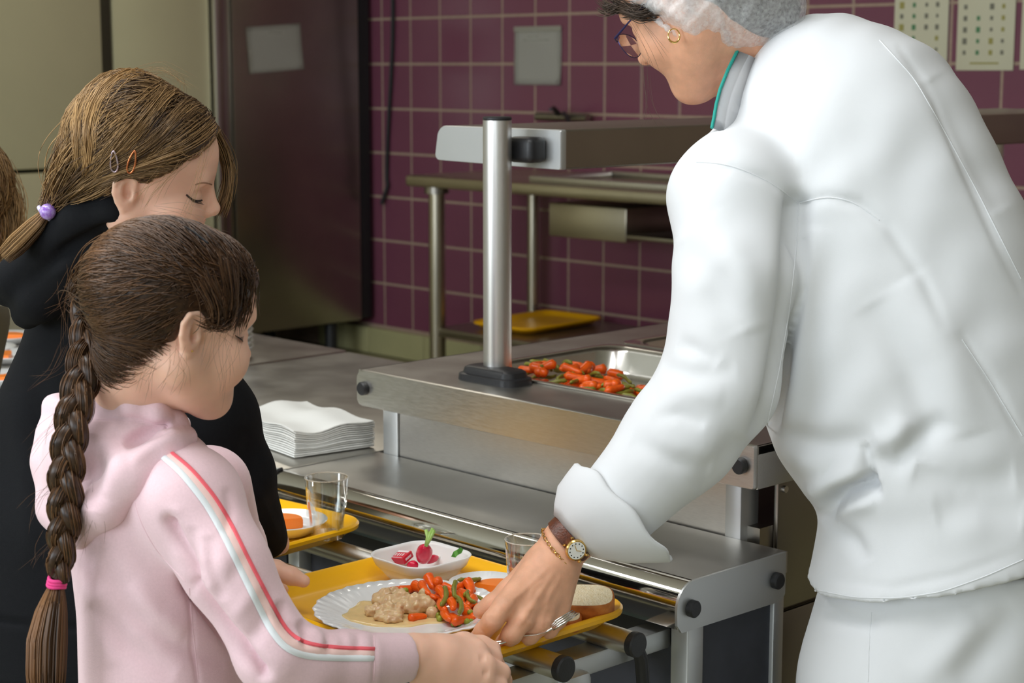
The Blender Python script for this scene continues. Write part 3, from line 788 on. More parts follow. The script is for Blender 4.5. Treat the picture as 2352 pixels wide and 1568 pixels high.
# ------------------------------------------------------------------ hair made of many fine strands
def strand_mesh(S, r, tint, name, m, parent, taper=True, sides=3):
    """S: (count, steps, 3) world points"""
    S = np.asarray(S, float); n, k, _ = S.shape
    T = np.gradient(S, axis=1); T /= np.linalg.norm(T, axis=2, keepdims=True) + 1e-9
    ref = np.array([0.31, 0.2, 0.93]); u = np.cross(T, ref); u /= np.linalg.norm(u, axis=2, keepdims=True) + 1e-9; v = np.cross(T, u)
    rr = np.asarray(r, float); rr = np.full(n, rr) if rr.ndim == 0 else rr
    prof = np.ones(k)
    if taper: prof[-1] = 0.15; prof[-2] = 0.6; prof[0] = 0.5
    R_ = rr[:, None] * prof[None, :]
    ring = [S + R_[..., None] * (math.cos(2 * PI * q / sides) * u + math.sin(2 * PI * q / sides) * v) for q in range(sides)]
    V = np.stack(ring, 2).reshape(-1, 3)
    base = (np.arange(n)[:, None, None] * k + np.arange(k - 1)[None, :, None]) * sides
    q = np.arange(sides)[None, None, :]; q2 = (q + 1) % sides
    Fq = np.stack([base + q, base + q2, base + sides + q2, base + sides + q], -1).reshape(-1, 4)
    me = fast_mesh(V, Fq, name)
    a = me.attributes.new('tint', 'FLOAT', 'POINT')
    a.data.foreach_set('value', np.repeat(np.asarray(tint, np.float32), k * sides))
    return tag(obj(name, me, m, parent, 180), kind='stuff')
def hair_mat(name, dark, light, rough=0.38, scale=(1, 1, 1), spec=0.35):
    m = bpy.data.materials.new(name); m.use_nodes = True; nt = m.node_tree; b = nt.nodes['Principled BSDF']
    at = nt.nodes.new('ShaderNodeAttribute'); at.attribute_name = 'tint'
    rp = nt.nodes.new('ShaderNodeValToRGB'); rp.color_ramp.elements[0].color = (*dark, 1); rp.color_ramp.elements[1].color = (*light, 1)
    nt.links.new(at.outputs['Fac'], rp.inputs[0]); nt.links.new(rp.outputs[0], b.inputs['Base Color'])
    b.inputs['Roughness'].default_value = rough; b.inputs['Specular IOR Level'].default_value = spec
    return m
def comb(tree, starts, goals, steps, lift, rs, wob=0.002, curl=None, pull=1.0, max_frac=1.0):
    """strands that start on a surface and are combed over it towards their goals"""
    out = []
    for p, g in zip(starts, goals):
        p = np.array(p); path = [p]; L = np.linalg.norm(g - p); w = rs.normal(0, wob, 3); lf = lift * rs.uniform(0.3, 1.6)
        for i in range(1, steps):
            t = i / (steps - 1) * max_frac
            q = (1 - t) * p + t * g + w * math.sin(t * PI) * 2
            hh = tree.find_nearest(Vector(q))
            if hh[0] is not None:
                c = np.array(hh[0]); nn = np.array(hh[1]); dep = (q - c) @ nn
                if dep < lf: q = c + nn * lf
            path.append(q)
        out.append(path)
    return np.array(out)

# ------------------------------------------------------------------ a head, in centimetres, x to the person's right, y forward, z up
def head_sculpt(h=0.22, child=0.0, mouth_open=0.0, neck=True, neck_r=5.2, neck_end=(0, -4.5, -15), lids=True):
    s = Sculpt((-10, -13, -17), (10, 13, 13.5), h)
    c = child
    s.ell((0, -1.2, 3.4 + 0.3 * c), (7.3, 9.2, 7.6 + 0.2 * c), 1.0)
    s.ell((0, 1.8, 3.6), (6.4, 6.6, 6.0), 2.0)
    s.ell((0, 2.6, -2.6 + 0.4 * c), (5.7, 5.6, 6.6 - 0.4 * c), 2.5)
    for sx in (-1, 1):
        s.cone((sx * 4.9, -0.4, -4.6 + 0.5 * c), (sx * 1.4, 6.0, -8.6 + 1.0 * c), 2.1, 1.8, 2.0)
        s.ell((sx * 3.7, 5.2, -3.0 + 0.3 * c), (2.6 + 0.4 * c, 2.4 + 0.3 * c, 2.7 + 0.3 * c), 1.4)
    s.ell((0, 6.6, -8.7 + 1.0 * c), (1.9, 1.7, 1.6), 1.6)
    s.cone((-2.8, 7.0, 2.2), (2.8, 7.0, 2.2), 1.25, 1.25, 1.4)
    for sx in (-1, 1):
        s.ell((sx * 3.15, 9.3, 0.5), (1.8, 1.9, 1.1), 1.0, op='-')
        s.ell((sx * 3.05, 6.75, 0.25), (1.5, 1.45, 1.2), 0.35)
        if lids:
            s.cone((sx * 1.9, 8.0, -0.25), (sx * 3.1, 8.25, -0.42), 0.16, 0.2, 0.15); s.cone((sx * 3.1, 8.25, -0.42), (sx * 4.3, 7.5, -0.15), 0.2, 0.14, 0.15)
    n = 1 - 0.32 * c
    s.cone((0, 7.9, 1.2), (0, 8.2 + 1.7 * n, -2.0), 0.65, 0.8, 0.9)
    s.ell((0, 8.4 + 1.9 * n, -2.2), (0.95, 0.9, 0.85), 0.5)
    for sx in (-1, 1):
        s.ell((sx * 1.05, 8.4 + 0.95 * n, -2.55), (0.7, 0.85, 0.62), 0.4)
        s.ell((sx * 0.55, 8.5 + 1.2 * n, -3.05), (0.32, 0.5, 0.35), 0.15, op='-')
    zl = -4.9 + 0.45 * c
    for sx in (-1, 1):
        s.cone((sx * 2.0, 7.4, zl - 0.2), (sx * 0.5, 8.55, zl + 0.15), 0.35, 0.5, 0.4)
        s.cone((sx * 2.0, 7.4, zl - 0.3), (sx * 0.3, 8.4, zl - 0.75), 0.35, 0.55, 0.4)
    s.cone((-1.8, 8.1, zl - 0.28), (1.8, 8.1, zl - 0.28), 0.14, 0.14, 0.15, op='-')
    s.cone((0, 9.3, zl - 0.3), (0, 9.3, zl - 0.28), 0.2, 0.2, 0.1, op='-')
    e_ = 1 - 0.2 * c
    for sx in (-1, 1):                                  # ears
        E = lambda x, y, z: (sx * (6.9 + (x - 6.9) * (0.5 + 0.5 * e_)), -0.7 + (y + 0.7) * e_, -0.2 + (z + 0.2) * e_)
        Er = lambda *r: tuple(q * e_ for q in r)
        s.ell(E(7.35, -0.9, -0.2), Er(0.75, 1.75, 2.9), 0.5, Rm=[[1, sx * 0.35, 0], [-sx * 0.33, 0.93, 0.16], [0, -0.16, 0.98]])
        hel = [(7.05, 0.5, 0.6), (7.5, 0.35, 2.0), (7.75, -0.6, 2.75), (8.05, -1.9, 2.4), (8.1, -2.55, 1.1), (7.9, -2.4, -0.6), (7.6, -1.7, -2.0), (7.35, -0.7, -3.0), (7.2, -0.1, -2.9)]
        s.ell(E(7.95, -0.55, -0.1), Er(0.75, 1.0, 1.7), 0.35, op='-')
        s.chain([E(*q) for q in hel], Er(0.28, 0.36, 0.40, 0.42, 0.42, 0.40, 0.42, 0.55, 0.42), 0.22)
        s.chain([E(7.75, -1.5, 1.3), E(7.75, -1.65, 0.0), E(7.65, -1.2, -1.4), E(7.45, -0.3, -1.9)], Er(0.3, 0.36, 0.34, 0.28), 0.3)
        s.ell(E(7.35, 0.45, -0.6), Er(0.35, 0.45, 0.7), 0.3)
        s.ell(E(7.6, -0.35, -0.55), Er(0.7, 0.5, 0.75), 0.2, op='-')
    if neck:
        s.cone((0, -2.8, -3), neck_end, neck_r, neck_r, 2.2)
    return s
def head_frame(fwd, up):
    f = np.array(fwd, float); f /= np.linalg.norm(f); u = np.array(up, float); u -= f * (u @ f); u /= np.linalg.norm(u)
    fr = np.array([f[0], f[1], -f[2]]); ur = np.array([u[0], u[1], -u[2]]); r = np.cross(fr, ur); r = np.array([r[0], r[1], -r[2]])   # the lens frame is left handed
    return np.array([r, f, u])
class Head:
    def __init__(s, fwd, up, scale, anchor_cm, anchor):
        s.B = head_frame(fwd, up); s.k = scale * 0.01
        s.o = np.asarray(anchor, float) - s.k * (np.array(anchor_cm, float) @ s.B)
    def loc(s, V): return s.o + s.k * (np.asarray(V, float) @ s.B)          # head centimetres to lens frame
    def cm(s, L): return ((np.asarray(L, float) - s.o) / s.k) @ s.B.T
    def wld(s, V): return to_world(s.loc(np.atleast_2d(V)))

def floor_local(px, py_ref, d):
    """lens-frame point on the floor straight below the point seen at a pixel"""
    w = P(px, py_ref, d); return to_local(np.array([w[0], w[1], 0.0]))
WUP = to_local(CAM + np.array([0, 0, 1.0]))             # world up in the lens frame

M['skin_child'] = mat('fair_child_skin', srgb(238, 190, 166), 0.48, sss=0.35, sss_col=(0.012, 0.005, 0.003), var=0.06, scale=30, bump=0.03, bscale=900)
M['skin_adult'] = mat('adult_skin', srgb(228, 172, 140), 0.5, sss=0.3, sss_col=(0.010, 0.004, 0.0025), var=0.09, scale=60, bump=0.12, bscale=700)
M['pink'] = mat('pink_fleece', srgb(240, 206, 214), 0.9, sheen=0.4, var=0.03, scale=400, bump=0.25, bscale=1600)
M['black_fleece'] = mat('black_fleece', srgb(20, 21, 24), 0.9, sheen=0.0, spec=0.2, var=0.1, scale=300, bump=0.25, bscale=1500)
M['white_cloth'] = mat('white_cotton', (0.76, 0.775, 0.80), 0.85, bump=0.12, bscale=2600)
M['jeans'] = mat('grey_blue_denim', srgb(128, 146, 150), 0.85, var=0.12, scale=300, bump=0.2, bscale=1800)
M['shoe'] = mat('shoe_leather', srgb(60, 50, 46), 0.5)
# ================================================================== THE SERVER IN WHITE
ch = thing('person', tuple(to_world(floor_local(2110, 1300, 2.28))[0:3]), 'woman in white kitchen jacket and hair net leaning over the tray', 'person')
# jacket: torso and the arm that reaches down
s = Sculpt(LP(1180, 1620, 2.55) + (0, 0, -0.52), LP(2620, 20, 2.55) + (0, 0, 0.1), 0.0048)
s = Sculpt((-0.01, -0.37, 2.02), (0.80, 0.45, 2.56), 0.0046)
D0 = 2.30
rows = [(40, 1880, 1915, 2.36, 0.02), (55, 1800, 1985, 2.36, 0.07), (80, 1760, 2050, 2.355, 0.105), (110, 1735, 2108, 2.35, 0.13), (165, 1700, 2178, 2.345, 0.15), (240, 1664, 2222, 2.34, 0.165), (300, 1648, 2252, 2.335, 0.17),
        (380, 1650, 2292, 2.33, 0.17), (460, 1660, 2332, 2.325, 0.17), (600, 1690, 2395, 2.32, 0.165), (800, 1728, 2440, 2.31, 0.16), (960, 1752, 2462, 2.305, 0.155), (1060, 1795, 2470, 2.30, 0.15),
        (1140, 1852, 2470, 2.295, 0.148), (1180, 1886, 2468, 2.295, 0.148), (1240, 1880, 2470, 2.295, 0.15), (1310, 1862, 2475, 2.295, 0.155), (1360, 1842, 2480, 2.295, 0.16), (1420, 1830, 2480, 2.295, 0.162)]
s.loft(rows, 0.0, p=2.15)
sh_ = LP(1690, 455, 2.235); el_ = LP(1652, 880, 2.19); wr_ = LP(1405, 1140, 2.165)
s.chain([LP(1745, 340, 2.30), sh_, LP(1690, 640, 2.20), el_, LP(1560, 1010, 2.18), LP(1425, 1150, 2.165)], [0.062, 0.083, 0.076, 0.073, 0.068, 0.055], 0.016)
# hem: nearly level cut
s.cut(LP(2050, 1396, 2.14), (-WUP[0] + 0.2, -WUP[1], -WUP[2]), 0.003)
V, Q = s.mesh(); V = relax(V, Q, 2)
W = to_world(V)
fl = [([(1878, 1190), (1930, 1140), (2005, 1112), (2020, 1108)], 20, -0.036, 'g'), ([(1985, 1020), (1992, 1060), (2006, 1108)], 12, -0.010), ([(1840, 1140), (1900, 1112), (1975, 1085)], 26, 0.012), ([(1905, 1185), (1960, 1160), (2010, 1150)], 20, 0.006),
      ([(1900, 1190), (1960, 1240), (1990, 1290)], 20, -0.008), ([(2000, 1050), (2060, 1060), (2110, 1010), (2180, 960)], 26, -0.010),
      ([(2010, 1020), (2060, 1000), (2080, 960)], 26, 0.007), ([(1830, 470), (1822, 620), (1806, 760), (1786, 880), (1757, 990)], 24, -0.020, 'e'), ([(1870, 520), (1850, 700), (1830, 850), (1800, 980)], 34, 0.008),
      ([(1835, 468), (1900, 452), (1975, 470), (2040, 520), (2120, 640), (2170, 760)], 14, -0.004), ([(2000, 700), (2090, 850), (2140, 980), (2120, 1060)], 40, -0.009), ([(2080, 640), (2180, 820), (2230, 1000)], 50, 0.008),
      ([(1600, 400), (1680, 385), (1760, 410), (1835, 465)], 12, -0.004), ([(2060, 100), (2150, 230), (2220, 400), (2290, 560), (2352, 680)], 10, -0.003), ([(2140, 180), (2220, 330), (2300, 480)], 30, -0.007),
      ([(2200, 760), (2280, 880), (2352, 1010)], 12, -0.003), ([(1555, 790), (1590, 800), (1650, 830)], 20, -0.006), ([(1520, 845), (1590, 860), (1690, 850)], 24, -0.005), ([(1510, 900), (1590, 905), (1660, 915)], 26, 0.004),
      ([(1495, 955), (1560, 950), (1620, 975)], 18, -0.005), ([(1560, 560), (1640, 640), (1700, 760)], 40, -0.006), ([(1620, 500), (1700, 620), (1740, 760)], 40, 0.006), ([(1760, 1000), (1850, 1060), (1900, 1080)], 30, 0.008), ([(1780, 1000), (1900, 1020), (2010, 1010)], 30, -0.008),
      ([(1450, 1010), (1550, 1060), (1640, 1080)], 24, -0.006), ([(1700, 1000), (1660, 1060), (1600, 1130)], 30, -0.006), ([(1900, 1330), (2050, 1350), (2200, 1320), (2352, 1265)], 12, -0.002), ([(2100, 1080), (2200, 1110), (2330, 1100)], 40, -0.008), ([(2150, 1180), (2250, 1160), (2352, 1180)], 40, -0.008)]
W = crumple(W, Q, 0.0022, 0.07, 0.22, 5, 12, ang=1.1)
W = folds(W, Q, fl)
jk = skin_obj('jacket', W, Q, M['white_cloth'], ch)
jt = bvh(W, Q)

def ring_pts(c, e1, r1, e2, r2, n, shift=None):
    """ellipse in the lens frame; shift(angle) offsets along the third axis"""
    out = []
    e3 = np.cross(e1, e2)
    for k in range(n):
        a = 2 * PI * k / n
        p = np.asarray(c) + np.asarray(e1) * r1 * math.cos(a) + np.asarray(e2) * r2 * math.sin(a)
        if shift is not None: p = p + e3 * shift(a)
        out.append(p)
    return out
# turned-back cuff, wide at its free edge
def pxv(dx, dy): v = np.array((dx, -dy, 0.0)); return v / np.linalg.norm(v)
def cuff():
    rr = []; n = 56
    e2 = np.array((0, 0, 1.0))
    spec = [((1322, 1222), (.66, .75), 54, .024), ((1312, 1229), (.66, .75), 62, .030), ((1330, 1221), (.67, .74), 86, .041), ((1362, 1205), (.685, .73), 120, .052), ((1400, 1190), (.695, .72), 142, .060), ((1428, 1179), (.70, .715), 157, .064),
            ((1434, 1177), (.70, .715), 155, .0625), ((1436, 1177), (.70, .715), 148, .059), ((1420, 1183), (.70, .715), 132, .053)]
    for i, (c, e, hw, dz) in enumerate(spec):
        d = 2.165; w = i / 8
        pts = []
        for k in range(n):
            a = 2 * PI * k / n
            ax = pxv(e[1], -e[0])          # towards the elbow
            p = LP(c[0], c[1], d) + pxv(*e) * (hw * d / FPX * math.cos(a) * (1 + 0.02 * w * math.sin(5 * a))) + e2 * dz * math.sin(a)
            p = p + ax * (0.012 * w * (-math.sin(a)) + 0.004 * w * math.sin(2 * a + 0.5) + 0.003 * w * math.sin(7 * a))
            pts.append(to_world(p))
        rr.append(pts)
    return ring_loft(rr, cap0=False, cap1=False)
cu = obj('cuff', cuff(), M['white_cloth'], ch, 180)
# seams and stitching of the jacket
for ln in ([(1600, 372), (1650, 374), (1700, 386), (1770, 418), (1834, 466)], [(1836, 466), (1830, 560), (1815, 700), (1790, 850), (1760, 985)], [(1836, 466), (1900, 450), (1960, 462), (2020, 505)],
           [(2020, 92), (2100, 180), (2180, 320), (2250, 450), (2345, 640)], [(2210, 780), (2270, 870), (2348, 1000)], [(1862, 1352), (1960, 1372), (2060, 1374), (2160, 1360), (2260, 1325), (2350, 1285)]):
    obj('seam', cord(jt, ln, 0.0009, 0.0), M['white_cloth'], ch)
# collar with green piping
M['teal'] = mat('teal_piping', srgb(38, 158, 146), 0.7)
cl = [(1694, 116, 2.295), (1672, 160, 2.275), (1654, 205, 2.255), (1645, 240, 2.24), (1640, 270, 2.23), (1635, 294, 2.225)]
bm = bmesh.new(); pr = None
for (x, y, d) in cl:
    a_, b_, c_ = to_world(LP(x, y, d)), to_world(LP(x + 26, y + 10, d - 0.012)), to_world(LP(x + 60, y + 26, d + 0.02))
    vs = [bm.verts.new(a_), bm.verts.new(b_), bm.verts.new(c_)]
    if pr: bm.faces.new((pr[0], pr[1], vs[1], vs[0])); bm.faces.new((pr[1], pr[2], vs[2], vs[1]))
    pr = vs
bmesh.ops.solidify(bm, geom=bm.faces[:], thickness=0.003)
obj('collar', bm, M['white_cloth'], ch, 180)
obj('collar_piping', tube([to_world(LP(x, y, d - 0.002)) for x, y, d in cl], 0.0022, 8), M['teal'], ch)

# trousers down to the floor
wt = lambda px, py, d, z: to_local(np.array([*P(px, py, d)[:2], z]))
s = Sculpt((0.30, -1.42, 1.95), (0.86, -0.26, 2.66), 0.0075)
s.loft([(1300, 1900, 2450, 2.30, 0.135), (1390, 1876, 2445, 2.30, 0.14), (1480, 1868, 2440, 2.30, 0.142), (1568, 1866, 2430, 2.30, 0.14), (1640, 1870, 2420, 2.30, 0.13)], 0.0, p=2.2)
legs = (((2050, 1500, 2.27), (2030, 1500, 2.27)), ((2260, 1500, 2.37), (2240, 1500, 2.39)))
for a_, b_ in legs:
    s.chain([wt(*a_, 0.58), wt(*a_, 0.42), wt(*b_, 0.10)], [0.115, 0.088, 0.072], 0.05)
s.cut(wt(2100, 1500, 2.3, 0.075), -WUP, 0.003)
V, Q = s.mesh(); W = to_world(relax(V, Q, 2))
W = folds(W, Q, [([(1890, 1400), (1960, 1425), (2020, 1430)], 20, -0.006), ([(2200, 1568), (2280, 1480), (2340, 1400)], 40, -0.008), ([(2000, 1400), (2000, 1568)], 8, -0.002), ([(2100, 1568), (2180, 1500), (2240, 1420)], 36, 0.006)])
skin_obj('trousers', W, Q, M['white_cloth'], ch)
tt = bvh(W, Q); obj('trouser_seam', cord(tt, [(2002, 1405), (1996, 1480), (1994, 1565)], 0.0008), M['white_cloth'], ch)
for k, (a_, b_) in enumerate(legs):
    q = to_world(wt(*b_, 0.0)); fx = -cR * 0.9 - np.array([0, 0, 0])
    bm = bmesh.new(); dirv = np.array([-0.9, -0.43, 0])
    rings = []
    for t, w, hh in ((-0.09, .02, .05), (-0.07, .036, .085), (0.0, .042, .095), (0.07, .044, .07), (0.13, .045, .05), (0.165, .03, .04), (0.18, .01, .02)):
        c = q + dirv * t; sd = np.array([0.43, -0.9, 0])
        rings.append([c + sd * w * math.cos(2 * PI * k2 / 16) + np.array([0, 0, 1]) * max(0.0, hh * 0.5 + hh * 0.5 * math.sin(2 * PI * k2 / 16)) for k2 in range(16)])
    obj('shoe', ring_loft(rings), M['opal'], ch, 180)

# head, neck and the reaching hand
HD = Head((-0.66, -0.47, 0.585), (-0.517, 0.848, 0.118), 1.07, (0, 0, 0), LP(1597, -9, 2.33))
sH = head_sculpt(0.24, 0.0, neck=False)
ne = HD.cm(LP(1770, 250, 2.44)); nb = np.array([0, -2.6, -3.0]); ne = nb + (ne - nb) * min(1, 13 / np.linalg.norm(ne - nb))
sH.cone(nb, ne, 4.5, 4.4, 2.4)
V, Q = sH.mesh(); V = relax(V, Q, 1)
parts = [(HD.wld(V), Q)]
s = Sculpt(LP(1075, 1500, 2.02) + (0, 0, 0), LP(1560, 1010, 2.02) + (0.02, 0.02, 0.26), 0.0019)
s = Sculpt((-0.065, -0.40, 2.03), (0.16, -0.14, 2.28), 0.002)
w0 = LP(1300, 1248, 2.165)
s.chain([LP(1500, 1090, 2.17), LP(1370, 1200, 2.168), w0, LP(1262, 1300, 2.155)], [0.036, 0.031, 0.0285, 0.029], 0.01)
MC = {'i': LP(1158, 1392, 2.095), 'm': LP(1198, 1424, 2.10), 'r': LP(1240, 1432, 2.118), 'l': LP(1279, 1418, 2.140)}
for f, (wx, wy, wd) in {'i': (1248, 1286, 2.150), 'm': (1262, 1296, 2.142), 'r': (1280, 1305, 2.146), 'l': (1296, 1312, 2.155)}.items():
    s.cone(LP(wx, wy, wd), MC[f], 0.0185, 0.0140, 0.012)
s.cone(LP(1225, 1340, 2.145), LP(1215, 1390, 2.135), 0.022, 0.018, 0.012)
fing = {'i': [(1158, 1392, 2.095), (1132, 1424, 2.083), (1110, 1449, 2.093), (1092, 1467, 2.106)], 'm': [(1198, 1424, 2.10), (1176, 1456, 2.095), (1160, 1474, 2.115), (1152, 1478, 2.132)],
        'r': [(1240, 1432, 2.118), (1216, 1458, 2.118), (1194, 1470, 2.137), (1184, 1472, 2.152)], 'l': [(1279, 1418, 2.140), (1262, 1445, 2.142), (1242, 1456, 2.158), (1230, 1458, 2.17)]}
rad = {'i': (0.0135, 0.0122, 0.0108, 0.0088), 'm': (0.0132, 0.0122, 0.0105, 0.009), 'r': (0.0128, 0.0115, 0.010, 0.0088), 'l': (0.0118, 0.0105, 0.0092, 0.008)}
for f in 'imrl': s.chain([LP(*p) for p in fing[f]], rad[f], 0.004)
s.chain([LP(1236, 1300, 2.165), LP(1172, 1362, 2.160), LP(1132, 1390, 2.158), LP(1104, 1403, 2.156)], [0.021, 0.0165, 0.0128, 0.0098], 0.008)
V, Q = s.mesh(); V = relax(V, Q, 1); W = to_world(V)
W = folds(W, Q, [([(1262, 1300), (1210, 1350), (1165, 1392)], 7, 0.0012), ([(1275, 1310), (1235, 1370), (1202, 1425)], 7, 0.0013), ([(1290, 1318), (1262, 1375), (1243, 1430)], 7, 0.0012), ([(1250, 1330), (1225, 1350), (1215, 1380)], 6, 0.0008),
                   ([(1270, 1345), (1250, 1390)], 5, 0.0009), ([(1185, 1372), (1198, 1400)], 12, -0.0014), ([(1222, 1400), (1222, 1428)], 11, -0.0016), ([(1262, 1400), (1260, 1425)], 11, -0.0014), ([(1150, 1385), (1170, 1402)], 16, 0.0016), ([(1190, 1418), (1206, 1430)], 16, 0.0016), ([(1232, 1428), (1250, 1434)], 14, 0.0014),
                   ([(1118, 1415), (1140, 1432)], 3, -0.0008), ([(1123, 1411), (1145, 1428)], 3, -0.0007), ([(1100, 1442), (1118, 1458)], 3, -0.0006)])
hand_tree = bvh(W, Q)
parts.append((W, Q))
# the trunk under the jacket
s = Sculpt((0.10, -0.36, 2.15), (0.75, 0.40, 2.50), 0.014)
s.chain([LP(1800, 220, 2.40), LP(1900, 420, 2.34), LP(2040, 800, 2.32), LP(2130, 1300, 2.30)], [0.045, 0.09, 0.115, 0.11], 0.03)
s.chain([LP(1800, 330, 2.33), LP(1700, 460, 2.24), LP(1655, 880, 2.19), LP(1480, 1090, 2.17)], [0.06, 0.055, 0.045, 0.036], 0.02)
V, Q = s.mesh(); parts.append((to_world(V), Q))
def join(parts):
    o = 0; Vs, Qs = [], []
    for V, Q in parts: Vs.append(V); Qs.append(Q + o); o += len(V)
    return np.concatenate(Vs), np.concatenate(Qs)
V, Q = join(parts)
head_tree = bvh(*parts[0])
body = skin_obj('body', V, Q, M['skin_adult'], ch)
M['nail'] = mat('finger_nail', srgb(232, 176, 156), 0.3, sss=0.2)

# hair, hair net
hm = hair_mat('dark_brown_hair', srgb(34, 27, 24), srgb(92, 74, 60), 0.42)
def net_sculpt(off, h=0.004, puff=0.0):
    s = Sculpt((0.04, 0.33, 2.16), (0.46, 0.64, 2.62), h)
    c = HD.loc([[0, -2.2, 4.2]])[0]
    s.ell(c, (0.104 + off + puff, 0.092 + off + puff, 0.089 + off + puff), 0.0, Rm=[HD.B[1], HD.B[2], HD.B[0]])
    s.ell(LP(1752, 36, 2.325), (0.056 + off, 0.040 + off, 0.055 + off), 0.03, Rm=[pxv(.93, -.37), pxv(.37, .93), (0, 0, 1)])
    if puff: s.ell(LP(1568, 34, 2.262), (0.036, 0.034, 0.03), 0.02)
    s.ell(LP(1670, 18, 2.315), (0.055 + off, 0.052 + off, 0.07 + off), 0.03)
    return s
hn = net_sculpt(-0.004, 0.0055)
n_ = np.cross(LP(1478, 0, 2.3) - LP(1620, 96, 2.3), (0, 0, 1.0)); n_ /= np.linalg.norm(n_)
if n_ @ (LP(1450, 80, 2.3) - LP(1540, 40, 2.3)) < 0: n_ = -n_
hn.cut(LP(1500, 20, 2.3), n_, 0.006)
V, Q = hn.mesh(); W = to_world(relax(V, Q, 1))
a_h = skin_obj('hair', W, Q, None, ch); a_h.data.materials.append(hm)
at_ = a_h.data.attributes.new('tint', 'FLOAT', 'POINT'); rs = np.random.RandomState(4); at_.data.foreach_set('value', rs.uniform(0, 0.5, len(W)).astype(np.float32))
sn = net_sculpt(0.004, 0.0032, 0.012)
sn.cut(LP(1487, 28, 2.3) , n_, 0.004)
V, Q = sn.mesh(); V = relax(V, Q, 1); W = to_world(V); N = vnormals(W, Q)
x, y, _ = project(W)
fr_ = 0.0016 * np.sin(0.045 * x + 0.03 * y + 1.5 * np.sin(0.012 * y)) + 0.0009 * np.sin(0.02 * x - 0.10 * y + 1.2 * np.sin(0.02 * x)) + 0.0005 * np.sin(0.15 * x + 0.07 * y + 2 * np.sin(0.03 * x))
W = W + N * fr_[:, None]
net = skin_obj('hair_net', W, Q, None, ch)
nm = bpy.data.materials.new('white_fleece_net'); nm.use_nodes = True; nt = nm.node_tree; nt.nodes.clear()
out = nt.nodes.new('ShaderNodeOutputMaterial'); mix = nt.nodes.new('ShaderNodeMixShader'); tr = nt.nodes.new('ShaderNodeBsdfTransparent'); df = nt.nodes.new('ShaderNodeBsdfDiffuse'); df.inputs[0].default_value = (0.88, 0.89, 0.9, 1)
tc = nt.nodes.new('ShaderNodeTexCoord'); nz_ = nt.nodes.new('ShaderNodeTexNoise'); nz_.inputs['Scale'].default_value = 190; nz_.inputs['Detail'].default_value = 6; nz_.inputs['Distortion'].default_value = 0.25
nt.links.new(tc.outputs['Object'], nz_.inputs['Vector'])
mr = nt.nodes.new('ShaderNodeMapRange'); mr.inputs[1].default_value = 0.35; mr.inputs[2].default_value = 0.68; mr.inputs[3].default_value = 0.26; mr.inputs[4].default_value = 0.46
nt.links.new(nz_.outputs['Fac'], mr.inputs[0]); nt.links.new(mr.outputs[0], mix.inputs[0]); nt.links.new(tr.outputs[0], mix.inputs[1]); nt.links.new(df.outputs[0], mix.inputs[2]); nt.links.new(mix.outputs[0], out.inputs[0])
net.data.materials.append(nm)
# gathered double layer of the net above the ear and along the elastic
sg_ = net_sculpt(0.0062, 0.0034, 0.0135); sg_.cut(LP(1490, 32, 2.3), n_, 0.004); sg_.cut(LP(1668, 20, 2.3), (1.0, 0.25, -0.3), 0.004)
V, Q = sg_.mesh(); W = to_world(relax(V, Q, 1)); N = vnormals(W, orient(W, Q)); x, y, _ = project(W)
u_ = (x - 1480) * 0.67 + (y - 10) * 0.74; W = W + N * (0.0012 * np.sin(0.13 * u_ + 0.02 * x) + 0.0008 * np.sin(0.27 * u_ - 0.03 * y))[:, None]
skin_obj('net_gathers', W, Q, nm, net)
# fringe and loose wisps
def wisps(lines, rad, tint, name, parent, m, jitter=0.0, copies=1, seed=1, steps=14):
    rs = np.random.RandomState(seed); S = []; T = []
    for ln in lines:
        L = np.array([LP(*p) for p in ln]); t = np.linspace(0, 1, len(L)); tt = np.linspace(0, 1, steps)
        base = np.stack([np.interp(tt, t, L[:, i]) for i in range(3)], -1)
        for _ in range(3): base[1:-1] = 0.25 * base[:-2] + 0.5 * base[1:-1] + 0.25 * base[2:]
        for _ in range(copies):
            o = rs.normal(0, jitter, 3) if jitter else np.zeros(3); o2 = rs.normal(0, jitter, 3) if jitter else np.zeros(3)
            S.append(to_world(base + o * (1 - tt)[:, None] + o2 * tt[:, None])); T.append(tint + rs.uniform(-.2, .2))
    return strand_mesh(np.array(S), rad, T, name, m, parent)
wisps([[(1470, -20, 2.36), (1440, 10, 2.33), (1400, 25, 2.34), (1385, 5, 2.36)], [(1500, 10, 2.30), (1460, 20, 2.30), (1425, 8, 2.33), (1400, -10, 2.36)], [(1490, 20, 2.29), (1455, 28, 2.30), (1430, 20, 2.33)], [(1500, 26, 2.28), (1470, 36, 2.285), (1445, 26, 2.3)]], 0.0006, 0.4, 'hair_fringe', ch, hm, 0.006, 60, 2)
wisps([[(1475, 120, 2.33), (1482, 190, 2.31), (1492, 240, 2.30), (1486, 292, 2.29)], [(1492, 165, 2.31), (1494, 230, 2.3), (1510, 270, 2.29), (1525, 292, 2.29)], [(1440, 30, 2.30), (1460, 60, 2.285), (1490, 110, 2.28), (1510, 160, 2.285)], [(1450, 40, 2.29), (1490, 80, 2.275), (1530, 130, 2.275)],
       ], 0.00016, 0.7, 'hair_wisp', ch, hm, 0.004, 3, 3)
